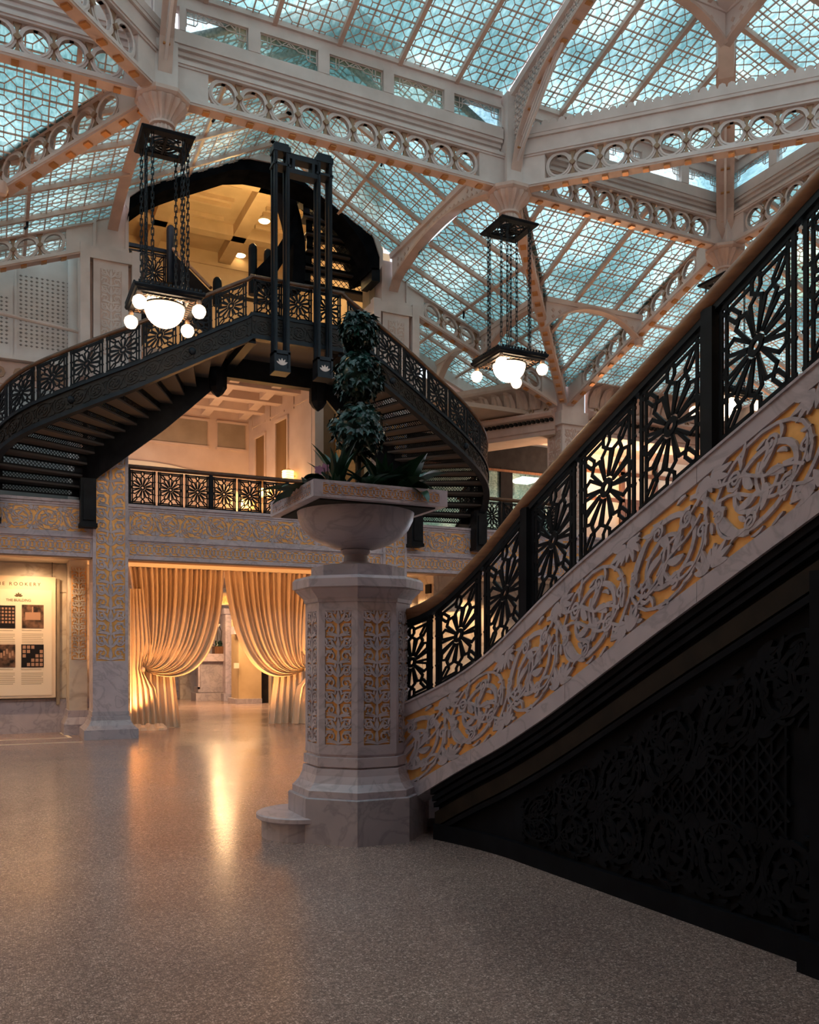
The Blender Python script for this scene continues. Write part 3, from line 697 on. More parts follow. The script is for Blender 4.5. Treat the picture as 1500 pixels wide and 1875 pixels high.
# ------------------------------------------------------------------ urn
ur = thing('planter_urn', 'broad white marble planter bowl with a square carved rim on top of the octagonal pedestal', 'planter', (PX - .02, PY, 2.25))
ux_, uy_ = PX - .02, PY
ob('bowl', MB().lathe([(.17, 2.25), (.165, 2.265), (.105, 2.29), (.098, 2.345), (.125, 2.365), (.13, 2.385), (.115, 2.39), (.17, 2.40), (.28, 2.435), (.37, 2.485), (.445, 2.56), (.485, 2.64), (.498, 2.715), (.44, 2.72), (.40, 2.60)], (ux_, uy_, 0), 48, 0, False), M_MARBLE2, ur, True)
hr = .57
rm = MB(); rm.loft([[(ux_ + sx*r, uy_ + sy*r, z) for sx, sy in ((-1, -1), (1, -1), (1, 1), (-1, 1))] for r, z in ((.46, 2.712), (hr, 2.712), (hr, 2.842), (.50, 2.842), (.50, 2.72))], True)
ri = ob('rim', rm, M_MARBLE, ur)
for n in ((0, -1, 0), (-1, 0, 0), (1, 0, 0), (0, 1, 0)):
    n = Vector(n); tg = Vector((-n.y, n.x, 0)); mp = plane_map(Vector((ux_, uy_, 2.712)) + n*(hr + .006), tg, (0, 0, 1), -n)
    f = MB(); frame(f, mp, -hr + .07, hr - .07, .022, .108, -hr, hr, 0, .13, .008); ob('rim_border', f, M_MARBLE, ri)
    mq = plane_map(Vector((ux_, uy_, 2.734)) + n*(hr + .006), tg, (0, 0, 1), -n); r = MB()
    L_ = 2*hr - .14
    for pts, ws in guilloche(L_, .086, 12): r.ribbon([(x - L_/2, y) for x, y in pts], [q*.9 for q in ws], mq, .006, .2)
    ob('rim_carving', r, M_MARBLE, ri)
    g = MB(); g.prism([(-hr + .07, .022), (hr - .07, .022), (hr - .07, .108), (-hr + .07, .108)], mp, .004, .0065); ob('gilded_ground', g, M_GOLD, ri)
ob('soil', MB().box(ux_ - .5, ux_ + .5, uy_ - .5, uy_ + .5, 2.70, 2.79), M_SOIL, ur)

# ------------------------------------------------------------------ planting in the urn
def ivy_leaf():
    p = [(0, 0), (-.35, .05), (-.5, .42), (-.22, .45), (0, 1), (.22, .45), (.5, .42), (.35, .05)]
    m = MB(); m.add([(x, y, .12*abs(x) - .1*y*y) for x, y in p] + [(0, .4, -.06)], [(i, (i+1) % 8, 8) for i in range(8)]); return m.mesh('ivy_leaf')
IVY = ivy_leaf(); IVY.materials.append(M_LEAF)
tp = thing('ivy_topiary', 'dark three-tiered ivy ball topiary rising from the middle of the marble planter', 'topiary', (2.80, PY, 2.79))
ob('trunk', MB().tube([(2.80, PY, 2.75), (2.805, PY, 3.4), (2.80, PY, 4.35)], [.022, .02, .012], 8), M_STEM, tp)
for bz, br, tall in ((3.42, .225, 1.0), (3.87, .195, 1.05), (4.26, .155, 1.0)):
    core = MB(); core.lathe([(br*.86*math.sin(math.pi*i/10), -br*.86*tall*math.cos(math.pi*i/10)) for i in range(11)], (2.80, PY, bz), 14)
    cb = ob('foliage_ball', core, M_LEAF, tp, True); st = MB()
    for k in range(420):
        a = rnd.uniform(0, 6.283); c = rnd.uniform(-1, 1); s_ = math.sqrt(1 - c*c); n = Vector((s_*math.cos(a), s_*math.sin(a), c*tall))
        pos = Vector((2.80, PY, bz)) + n*br*rnd.uniform(.84, 1.06); nn = n.normalized()
        y_ = (Vector((0, 0, -1)) + nn*.8 + Vector((rnd.uniform(-.8, .8), rnd.uniform(-.8, .8), rnd.uniform(-.6, .4)))); x_ = y_.cross(nn).normalized(); z_n = x_.cross(y_.normalized()); y_.normalize()
        sz = rnd.uniform(.045, .085); M_ = Matrix((x_*sz, y_*sz, z_n*sz)).transposed().to_4x4()
        if k < 100:
            o = bpy.data.objects.new('leaf', IVY); COL.objects.link(o); o.parent = cb
            o.matrix_local = Matrix.Translation(pos) @ M_
        else: st.add([pos + M_.to_3x3() @ v.co for v in IVY.vertices], [tuple(p.vertices) for p in IVY.polygons])
    ob('small_leaves', st, M_LEAF, cb, kind='stuff')
def blade(base, az, el, ln, wd, droop, n=9, fold=.25):
    m = MB(); rows = []; p = Vector(base); e = el; h = Vector((math.cos(az), math.sin(az), 0)); sd = Vector((-h.y, h.x, 0))
    for i in range(n):
        t = i/(n - 1); w_ = wd*math.sin(math.pi*(.10 + .90*t)**.8)*.5 + .003
        if i == n - 1: w_ = .002
        up = Vector((-h.x*math.sin(e), -h.y*math.sin(e), math.cos(e)))
        rows.append([p - sd*w_ + up*w_*fold*2, p, p + sd*w_ + up*w_*fold*2]); p = p + (h*math.cos(e) + Vector((0, 0, math.sin(e))))*ln/(n - 1); e -= droop/(n - 1)
    m.loft(rows, False); return m
def clump(name, label, x, y, nl, ln, wd, el, droop, mt=M_LEAF2, a0=0, spread=6.28):
    t_ = thing(name, label, 'plant', (x, y, 2.79), 'leafy plants in the marble planter')
    for k in range(nl):
        ob('leaf', blade((x + rnd.uniform(-.03, .03), y + rnd.uniform(-.03, .03), 2.78), a0 + spread*k/nl + rnd.uniform(-.25, .25), el + rnd.uniform(-.25, .25), ln*rnd.uniform(.75, 1.1), wd*rnd.uniform(.8, 1.2), droop*rnd.uniform(.7, 1.3)), mt, t_, True)
    return t_
clump('spear_leaf_plant', 'spiky upright dark green plant at the left of the topiary trunk in the planter', 2.52, 6.62, 11, .50, .08, 1.2, .4)
clump('grassy_plant', 'long grassy arching leaves just right of the topiary trunk in the planter', 2.93, 6.66, 16, .56, .07, 1.15, .9)
clump('broad_leaf_plant', 'broad rounded green leaves reaching out over the right corner of the planter', 3.13, 6.60, 9, .50, .20, .85, .9)
clump('drooping_broad_leaf_plant', 'low wide leaf drooping over the right part of the planter rim', 3.02, 6.46, 6, .34, .16, .7, 1.4, a0=-1.5, spread=2.4)
clump('low_leafy_plant', 'low dark leaves along the middle of the planter rim in front of the trunk', 2.72, 6.5, 12, .32, .08, 1.0, .8)
clump('overhanging_leaf_plant', 'big flat leaves hanging out past the left corner of the planter', 2.36, 6.75, 6, .42, .15, .45, .7, a0=2.2, spread=2.6)
clump('back_leaf_plant', 'tall leaves standing at the back of the planter behind the topiary trunk', 2.85, 7.2, 10, .50, .10, 1.1, .7)
t_ = thing('mauve_orchid', 'pale mauve orchid blooms drooping at the left corner of the planter', 'flower', (2.40, 6.5, 2.79))
for k, (dx, dy, dz) in enumerate(((-.10, -.02, .16), (-.14, .02, .07), (-.03, .02, .19))):
    st = MB(); st.tube([(2.40, 6.5, 2.77), (2.40 + dx*.5, 6.5 + dy*.5, 2.79 + dz*1.15), (2.40 + dx, 6.5 + dy, 2.79 + dz)], .004, 5); ob('stem', st, M_STEM, t_)
    m = MB()
    for q in range(5): m.ribbon(*tear(0, 0, q*1.257 + k, .038, .024, 0, 5), plane_map((2.40 + dx, 6.49 + dy, 2.79 + dz), (1, 0, 0), (0, 0, 1), (0, 1, 0)), .008)
    ob('blossom', m, M_PINK, t_)

# ------------------------------------------------------------------ the stair in front
def xs(y): return 3.43 + .045*(4.7 - y) if y < 5.4 else 3.3985 - .30*((y - 5.4)/1.2)**1.7
zt_s = soft(lerp_tab([(1.0, 3.74), (2.9, 2.88), (4.44, 2.19), (4.79, 2.03), (5.04, 1.89), (5.95, 1.372), (6.87, .99)]), .25)
zb_s = soft(lerp_tab([(1.0, 3.12), (2.9, 2.165), (3.9, 1.657), (5.04, 1.055), (6.04, .594), (6.55, .29)]), .25)
zr_s = soft(lerp_tab([(1.0, 4.76), (2.9, 3.86), (3.53, 3.545), (3.95, 3.34), (4.6, 3.03), (5.02, 2.825), (5.48, 2.586), (5.92, 2.275), (6.4, 1.955), (6.89, 1.842)]), .2)
YE, YS = .9, 6.84
sr = thing('marble_stair', 'white marble stair rising toward the camera with a gilded scroll-carved side', 'stair', (3.6, 6.8, 0))
TW = .76
def mpS(s, t, d): y = YS - s; return Vector((xs(y) + d, y, zb_s(y) + (zt_s(y) - zb_s(y)) * t / TW))
LS = YS - YE; NS = 60
def strip(t0, t1, d0, d1, s0=0, s1=LS, n=NS):
    rows = [[mpS(s0 + (s1 - s0)*i/n, t, d) for t, d in ((t0, d0), (t1, d0), (t1, d1), (t0, d1))] for i in range(n + 1)]
    return MB().loft(rows, True, True)
ob('string_body', strip(0, TW, .022, .20), M_MARBLE, sr)
joints = [0, .95, 2.05, 3.2, 4.4, LS]
for a, b in zip(joints, joints[1:]):
    for t0, t1 in ((0, .115), (.655, TW)):
        ob('border_slab', strip(t0, t1, 0, .03, a + .0015, b - .0015, 14), M_MARBLE, sr)
ob('top_coping', strip(TW - .012, TW + .004, -.010, .20), M_MARBLE, sr)
ob('gilded_ground', strip(.11, .66, .017, .023), M_GOLD, sr)
WB = .54; k_ = 9; p_ = (LS - .10)/k_
def mpR(s, t, d): return mpS(s + .05, t + .115, d)
for i in range(k_):
    r = MB()
    cl = [rinceau_unit(0, p_, WB, i % 2 == 0, 40, True)]
    for pts, ws in cl[0]:
        pts2 = [(x + i*p_, min(max(y, 0), WB)) for x, y in pts]
        r.ribbon(pts2, [q*.82 for q in ws], mpR, .018, .18)
    ob('scroll_carving', r, M_MARBLE, sr)
e = MB(); e.prism([(0, .10), (.05, .10), (.05, .67), (0, .67)], mpS, 0, .03); ob('border_slab', e, M_MARBLE, sr)
NT = 18
for i in range(NT):
    y1 = 7.25 - i*.335; z = .165*(i + 1)
    if i == 0: continue
    ob('step', MB().box(max(xs(min(y1, 6.8)), xs(max(y1 - .36, 1))) + .19, 5.9, y1 - .36, y1, z - .2, z), M_MARBLE, sr)
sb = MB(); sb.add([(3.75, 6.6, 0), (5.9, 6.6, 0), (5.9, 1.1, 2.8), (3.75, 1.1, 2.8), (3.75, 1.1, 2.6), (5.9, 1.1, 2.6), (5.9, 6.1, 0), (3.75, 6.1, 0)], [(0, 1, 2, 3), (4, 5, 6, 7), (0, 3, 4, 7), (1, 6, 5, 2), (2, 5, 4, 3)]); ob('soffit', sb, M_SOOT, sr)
# curtail step beside the pedestal
cs = MB(); cs.lathe([(.345, 0), (.345, .15)], (2.35, 7.0, 0), 28); cs.box(2.35, 5.9, 6.85, 7.33, 0, .15)
fs = ob('first_step', cs, M_MARBLE2, sr)
cs = MB(); cs.lathe([(.375, .15), (.39, .16), (.39, .19), (.375, .2), (.2, .2)], (2.35, 7.0, 0), 36); cs.box(2.35, 5.9, 6.83, 7.37, .15, .2); ob('tread_slab', cs, M_MARBLE, fs)
# dark spandrel beneath the string
sp = thing('stair_spandrel', 'near-black carved bronze panel filling the side of the stair under the marble string', 'panel', (3.5, 4.5, 0))
YP0, YP1 = 6.35, 2.2; NP = 40
def ys_(i, n=NP): return YP0 + (YP1 - YP0)*i/n
def zlow(y): return max(0.0, zb_s(y) - .42)
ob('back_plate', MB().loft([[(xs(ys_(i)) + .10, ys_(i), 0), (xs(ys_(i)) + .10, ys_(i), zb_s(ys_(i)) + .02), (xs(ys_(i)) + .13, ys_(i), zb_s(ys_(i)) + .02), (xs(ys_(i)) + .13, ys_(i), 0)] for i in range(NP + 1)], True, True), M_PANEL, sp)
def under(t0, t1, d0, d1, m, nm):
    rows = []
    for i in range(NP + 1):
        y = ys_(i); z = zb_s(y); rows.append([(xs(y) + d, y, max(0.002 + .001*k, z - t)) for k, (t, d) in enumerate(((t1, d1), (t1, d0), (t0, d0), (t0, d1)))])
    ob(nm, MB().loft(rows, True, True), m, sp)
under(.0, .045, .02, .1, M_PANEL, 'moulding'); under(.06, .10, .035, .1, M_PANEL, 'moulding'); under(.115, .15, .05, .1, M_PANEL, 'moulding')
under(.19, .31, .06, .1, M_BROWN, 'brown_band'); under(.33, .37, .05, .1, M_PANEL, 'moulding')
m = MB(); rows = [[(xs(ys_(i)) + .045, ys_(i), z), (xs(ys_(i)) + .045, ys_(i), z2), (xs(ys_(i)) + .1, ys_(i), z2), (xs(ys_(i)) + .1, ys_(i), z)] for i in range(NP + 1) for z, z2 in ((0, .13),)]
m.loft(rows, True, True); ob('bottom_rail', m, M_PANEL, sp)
def mpD(s, t, d): y = YP0 - s; return Vector((xs(y) + .095 + d, y, t))
# scrolls along the slope and along the floor, stars in the middle
for i in range(7):
    r = MB(); s0 = .95 + i*.42; W_ = min(.46, max(.16, (zlow(YP0 - s0 - .2) - .12)*.5))
    for j, tb in enumerate((zlow(YP0 - s0 - .21) - W_ - .03, .16)):
        if j == 1 and tb + W_ > zlow(YP0 - s0 - .1) - W_*.6: continue
        for pts, ws in rinceau_unit(0, .42, W_, (i + j) % 2 == 0, 22, True):
            q = [(s0 + x, max(.13, min(y + tb + (0 if j else .46*(x - .21)), zlow(YP0 - s0 - x) - .005))) for x, y in pts]
            r.ribbon(q, ws, mpD, .0, .2, top=-.022)
    ob('scroll', r, M_PANEL, sp)
lt = MB()
for k in range(26):
    for sg in (-1, 1, 0):
        s = 1.6 + k*.085; a = (s, .5); b = (s + sg*.9, 1.5)
        pts = [(a[0] + (b[0] - a[0])*q/12, a[1] + (b[1] - a[1])*q/12) for q in range(13)]
        pts = [p for p in pts if 1.75 < p[0] < 3.25 and .48 < p[1] < zlow(YP0 - p[0]) - .42]
        if len(pts) > 2: lt.ribbon(pts, .014, mpD, .0, .2, top=-.016)
ob('star_lattice', lt, M_PANEL, sp, kind='stuff')
m = MB(); m.box(xs(2.9) - .02, xs(2.9) + .12, 2.30, 2.92, 0, 1.9); m.box(xs(2.9) - .05, xs(2.9) + .12, 2.40, 2.80, 0, 2.0); m.box(xs(2.9) - .07, xs(2.9) + .12, 2.2, 2.95, 0, .16)
ob('end_pilaster', m, M_PANEL, sp)

# iron balustrade on the stair
bl = thing('stair_balustrade', 'black iron balustrade of flower panels under a brown handrail on the near marble stair', 'balustrade', (xs(6.8), 6.8, 1.0))
posts = [6.84, 6.39, 5.87, 5.33, 4.77, 4.2, 3.62, 3.06, 2.49, 1.92, 1.35]
for i in range(len(posts) - 1):
    ya, yb_ = posts[i], posts[i+1]; thick_a = i in (3, 6, 9); thick_b = i + 1 in (3, 6, 9)
    ya -= .055 if thick_a else .022; yb_ += .055 if thick_b else .022
    if i == 0: ya = 6.83
    yc, w_ = (ya + yb_)/2, ya - yb_; dz = .035
    def mpP(a, b, d, yc=yc, w_=w_):
        y = yc - a; z0 = zt_s(y) + dz; z1 = zr_s(y) - .15; H_ = zr_s(yc) - .15 - zt_s(yc) - dz
        return Vector((xs(y) + .09 + d, y, z0 + (z1 - z0)*(b/H_ + .5)))
    H_ = zr_s(yc) - .15 - zt_s(yc) - dz
    grille(mpP, w_, H_, .024, .014, bl, M_DARK, True, fat=.078)
for y, tk in ((5.33, .085), (3.62, .085), (1.92, .085)):
    x = xs(y) + .09
    ob('post', MB().box(x - tk/2, x + tk/2, y - tk/2, y + tk/2, zt_s(y) - .03, zr_s(y) - .1), M_DARK, bl)
m = MB(); x = xs(6.85) + .09; m.box(x - .03, x + .03, 6.83, 6.875, zt_s(6.84) - .05, zr_s(6.84) - .1); ob('end_post', m, M_DARK, bl)
YR = [6.90 - i*(6.90 - .95)/64 for i in range(65)]
def railtube(dx, dz, a, b, n=14):
    rows = []
    for y in YR:
        c = (xs(min(y, 6.87)) + .09, y, zr_s(y) - dz); rows.append([(c[0] + a*math.cos(2*math.pi*j/n), y, c[2] + b*math.sin(2*math.pi*j/n)) for j in range(n)])
    return MB().loft(rows, True, True)
ob('handrail', railtube(0, .052, .058, .052), M_RAIL, bl, True)
ob('under_rail', MB().loft([[(xs(min(y, 6.87)) + .09 + dx, y, zr_s(y) - .10 + dz) for dx, dz in ((-.022, -.04), (.022, -.04), (.022, 0), (-.022, 0))] for y in YR], True, True), M_STEEL, bl)
ob('bottom_bar', MB().loft([[(xs(min(y, 6.84)) + .09 + dx, min(y, 6.84), zt_s(min(y, 6.84)) + .012 + dz) for dx, dz in ((-.016, 0), (.016, 0), (.016, .02), (-.016, .02))] for y in YR], True, True), M_DARK, bl)

# ------------------------------------------------------------------ leaded skylights
def clip_poly(poly, clip):
    out = poly
    for i in range(len(clip)):
        (ax, ay), (bx, by) = clip[i], clip[(i+1) % len(clip)]; inp = out; out = []
        if not inp: break
        f = lambda p: (bx - ax)*(p[1] - ay) - (by - ay)*(p[0] - ax)
        for k in range(len(inp)):
            p, q = inp[k-1], inp[k]; fp, fq = f(p), f(q)
            if (fp >= 0) != (fq >= 0):
                t = fp/(fp - fq); out.append((p[0] + (q[0] - p[0])*t, p[1] + (q[1] - p[1])*t))
            if fq >= 0: out.append(q)
    return out
def clip_seg(p, q, clip):
    t0, t1 = 0.0, 1.0
    for i in range(len(clip)):
        (ax, ay), (bx, by) = clip[i], clip[(i+1) % len(clip)]
        f = lambda r: (bx - ax)*(r[1] - ay) - (by - ay)*(r[0] - ax)
        fp, fq = f(p), f(q)
        if fp < 0 and fq < 0: return None
        if fp < 0: t0 = max(t0, fp/(fp - fq))
        elif fq < 0: t1 = min(t1, fp/(fp - fq))
    if t1 - t0 < .02: return None
    g = lambda t: (p[0] + (q[0] - p[0])*t, p[1] + (q[1] - p[1])*t)
    return g(t0), g(t1)
def area(p): return .5*sum(p[i-1][0]*p[i][1] - p[i][0]*p[i-1][1] for i in range(len(p)))
def project(p):
    l = rX*p[0] + rY*p[1]; d = fX*p[0] + fY*p[1]
    return (CX + F*l/d, YH - F*(p[2] - HC)/d) if d > .1 else (-9e9, -9e9)
def skylight(label, O, ea, eb, poly, nm=3, off=0, limit=300, cell=.325, purl=None):
    O = Vector(O); ea = Vector(ea).normalized(); eb = Vector(eb).normalized(); n = ea.cross(eb).normalized()
    if n.z < 0: n = -n
    if area(poly) < 0: poly = poly[::-1]
    mp = plane_map(O, ea, eb, n); root = thing('skylight', label, 'skylight', O, 'leaded skylights over the court')
    q = .27*cell; c = cell
    pents = [[(q, 0), (c - q, 0), (c - q, q), (c/2, c/2), (q, q)], [(c, q), (c, c - q), (c - q, c - q), (c/2, c/2), (c - q, q)],
             [(c - q, c), (q, c), (q, c - q), (c/2, c/2), (c - q, c - q)], [(0, c - q), (0, q), (q, q), (c/2, c/2), (q, c - q)]]
    sqs = [[(a, b), (a + q, b), (a + q, b + q), (a, b + q)] for a in (0, c - q) for b in (0, c - q)]
    shared = []
    for pp in pents:
        m = MB(); m.prism(pp, lambda s, t, d: ea*s + eb*t + n*d, 0, .008); me = m.mesh('glass_pane'); me.materials.append(M_GLASS); shared.append(me)
    xs_ = [p[0] for p in poly]; ys2 = [p[1] for p in poly]
    i0, i1 = math.floor(min(xs_)/c), math.ceil(max(xs_)/c); j0, j1 = math.floor(min(ys2)/c), math.ceil(max(ys2)/c)
    cand = []; small = MB(); lead = MB()
    def seg(a, b, wd, dd):
        r = clip_seg(a, b, poly)
        if r:
            (ax, ay), (bx, by) = r; l = math.hypot(bx - ax, by - ay); nx, ny = -(by - ay)/l*wd/2, (bx - ax)/l*wd/2
            lead.prism([(ax + nx, ay + ny), (ax - nx, ay - ny), (bx - nx, by - ny), (bx + nx, by + ny)], mp, -dd, .0)
    for i in range(i0, i1):
        for j in range(j0, j1):
            x, y = i*c, j*c; full = clip_poly([(x, y), (x + c, y), (x + c, y + c), (x, y + c)], poly)
            if len(full) < 3 or area(full) < 1e-4: continue
            whole = area(full) > c*c*.999
            for k, pp in enumerate(pents):
                P = [(x + a, y + b) for a, b in pp]; Q = P if whole else clip_poly(P, poly)
                if len(Q) >= 3 and abs(area(Q)) > 4e-4:
                    ct = mp(sum(a for a, b in Q)/len(Q), sum(b for a, b in Q)/len(Q), 0); u, v = project(ct)
                    cand.append((0 if -20 < u < 1520 and -20 < v < 1200 else 1, (ct - Vector((0, 0, 1.5))).length, k, x, y, whole, Q))
            for S in sqs:
                P = [(x + a, y + b) for a, b in S]; Q = P if whole else clip_poly(P, poly)
                if len(Q) >= 3 and abs(area(Q)) > 1e-4: small.prism(Q, mp, 0, .008)
            for a, b in (((x + q, y), (x + q, y + q)), ((x, y + q), (x + q, y + q)), ((x + c - q, y), (x + c - q, y + q)), ((x + c - q, y + q), (x + c, y + q)),
                         ((x + q, y + c - q), (x + q, y + c)), ((x, y + c - q), (x + q, y + c - q)), ((x + c - q, y + c - q), (x + c - q, y + c)), ((x + c - q, y + c - q), (x + c, y + c - q)),
                         ((x + q, y + q), (x + c/2, y + c/2)), ((x + c - q, y + q), (x + c/2, y + c/2)), ((x + q, y + c - q), (x + c/2, y + c/2)), ((x + c - q, y + c - q), (x + c/2, y + c/2))):
                seg(a, b, .0115, .013)
    for i in range(i0, i1 + 1): seg((i*c, j0*c), (i*c, j1*c), .018, .022)
    for j in range(j0, j1 + 1): seg((i0*c, j*c), (i1*c, j*c), .018, .022)
    cand.sort(key=lambda r: r[:2])
    for r in cand[:limit]:
        _, _, k, x, y, whole, Q = r
        if whole: put('glass_pane', shared[k], M_GLASS, root, O + ea*x + eb*y)
        else: ob('glass_pane', MB().prism(Q, mp, 0, .008), M_GLASS, root)
    rest = MB()
    for r in cand[limit:]: rest.prism(r[6], mp, 0, .008)
    if rest.v: ob('far_glass_panes', rest, M_GLASS, root, kind='stuff')
    ob('small_square_panes', small, M_GLASS, root, kind='stuff')
    ob('glazing_bars', lead, M_IRON2, root, kind='stuff')
    for i in range(i0, i1 + 1):
        if (i - off) % nm == 0:
            r = clip_seg((i*c, j0*c), (i*c, j1*c), poly)
            if r:
                (ax, ay), (bx, by) = r; m = MB(); m.prism([(ax - .032, ay), (ax + .032, ay), (bx + .032, by), (bx - .032, by)], mp, -.075, .012); ob('mullion', m, M_IRON2, root)
    for b in purl or []:
        r = clip_seg((i0*c, b), (i1*c, b), poly)
        if r:
            (ax, ay), (bx, by) = r; m = MB(); m.prism([(ax, ay - .03), (bx, by - .03), (bx, by + .03), (ax, ay + .03)], mp, -.05, .012); ob('purlin', m, M_IRON2, root)
            g = MB(); s = (ax + bx)/2; p = mp(s, b, -.05); g.tube([p, p - Vector((0, 0, .10)), p - Vector((.04, .06, .17))], .022, 6); ob('sprinkler_head', g, M_DARK, root)
    return root
AX, BX, CXX, YG, ZU = 2.05, 7.5, 12.15, 12.0, 8.93
kU = .27; cu = math.cos(math.atan(kU)); su = math.sin(math.atan(kU))
zu = 10.48
skylight('leaded glass slope of the raised roof above the girder between the two chandeliers', (BX, YG, zu), (-1, 0, 0), (0, -cu, su), [(.08, 0), (BX - AX - .08, 0), (BX - AX - .08, 4.6/cu), (.08, 4.6/cu)], 3, 0, 300)
skylight('leaded glass triangle of the raised roof right of the lattice rib above the second chandelier', (BX, YG, zu), (1, 0, 0), (0, -cu, su), [(.08, 0), (CXX - BX - .05, 0), (.08, (CXX - BX)/cu)], 3, 0, 300)
skylight('leaded glass slope of the raised roof at the top left corner of the picture', (AX, YG, zu), (-1, 0, 0), (0, -cu, su), [(.08, 0), (4.6, 0), (.08, 4.6/cu)], 3, 0, 60)
skylight('leaded glass slope of the raised roof at the top right corner beyond the hip rib', (CXX, YG, zu), (0, -1, 0), (-cu, 0, su), [(.05, 0), (9.2, 0), (4.6, 4.55/cu)], 3, 1, 300)
kL = .425; cl_, sl_ = math.cos(math.atan(kL)), math.sin(math.atan(kL)); zl = 9.45
k2 = .40; c2, s2 = math.cos(math.atan(k2)), math.sin(math.atan(k2))
kc = .52; cc_, sc_ = math.cos(math.atan(kc)), math.sin(math.atan(kc)); XM = (AX + BX)/2
# centre bay, both slopes of its gable
skylight('leaded glass slope falling right from the dark arch to the lace-webbed rib', (BX - .05, YG + .1, 9.82), (0, 1, 0), (-cc_, 0, sc_), [(0, 0), (4.4, 0), (4.4, (BX - XM)/cc_), (0, (BX - XM)/cc_)], 3, 0, 260, purl=[1.3])
skylight('leaded glass slope of the centre bay left of the dark arch behind the first chandelier', (AX + .05, YG + .1, 9.82), (0, 1, 0), (cc_, 0, sc_), [(0, 0), (4.4, 0), (4.4, (XM - AX)/cc_), (0, (XM - AX)/cc_)], 3, 0, 200, purl=[1.3])
def P1(x, y): return ((y - YG), (x - BX)/cl_)
skylight('leaded glass slope between the lace rib and the corner column, behind the second chandelier', (BX, YG, zl), (0, 1, 0), (cl_, 0, -sl_), [P1(7.56, 12.1), P1(11.6, 16.4), P1(11.6, 18.7), P1(7.56, 18.7)], 3, 0, 300, purl=[1.63, 2.93])
def P2(x, y): return ((x - BX), (y - YG)/c2)
skylight('leaded glass slope under the far girder, right of the studded valley rib', (BX, YG, zl), (1, 0, 0), (0, c2, -s2), [P2(7.6, 12.05), P2(CXX, 12.05), P2(16.7, 16.5), P2(11.75, 16.5)], 3, 0, 300, purl=[2.6])
skylight('leaded glass slope seen through the balustrade at the right edge', (CXX, YG, zl), (0, -1, 0), (c2, 0, -s2), [(-4.5, 4.55/c2), (0, .05), (9.4, .05), (9.4, 4.55/c2)], 3, 0, 120)
skylight('leaded glass slope at the left edge under the raking ring beam', (AX - .05, YG, zl), (0, 1, 0), (-cl_, 0, -sl_), [(.1, 0), (4.4, 4.15/cl_), (6.2, 4.15/cl_), (6.2, 0)], 3, 0, 300, purl=[1.63, 2.93])
skylight('leaded glass slope at the upper left edge between the two ring beams', (AX - .05, YG, zl), (-1, 0, 0), (0, c2, -s2), [(.1, .05), (9, .05), (9, 4.5/c2), (4.3, 4.5/c2)], 3, 0, 200)
# plain glazing over the rest of the court, behind and above the camera
def plain(name, pts, label):
    t_ = thing(name, label, 'skylight', pts[0], 'plain skylights behind the viewer')
    m = MB(); m.add(pts + [(x, y, z + .01) for x, y, z in pts], [tuple(range(len(pts))), tuple(range(2*len(pts) - 1, len(pts) - 1, -1))]); ob('glass_pane', m, M_GLASS, t_)
    m = MB()
    for i in range(len(pts)): m.bar(pts[i], pts[(i+1) % len(pts)], .08, .08)
    ob('frame', m, M_IRON2, t_)
zr = zu + 4.6*kU
plain('skylight', [(-2.6, 2.8, zu), (12.1, 2.8, zu), (7.5, 7.4, zr), (2.05, 7.4, zr)], 'front slope of the raised roof, out of view behind the camera')
plain('skylight', [(-2.6, 12, zu), (-2.6, 2.8, zu), (2.05, 7.4, zr)], 'left slope of the raised roof, out of view')
plain('skylight', [(-7, 2.6, 7.6), (-7, 12, 7.6), (-2.65, 12, zl), (-2.65, 2.6, zl)], 'lower left slope of the roof, out of view')
# solid roof over the aisles outside the glass
rf = MB(); rf.box(-12, -7, -9, 16.5, 8.6, 8.8); rf.box(16.75, 24, -9, 16.5, 7.7, 7.9); rf.box(-12, 24, -9, 2.6, 8.8, 9.0)
struct('ceiling', rf, M_PLASTER)

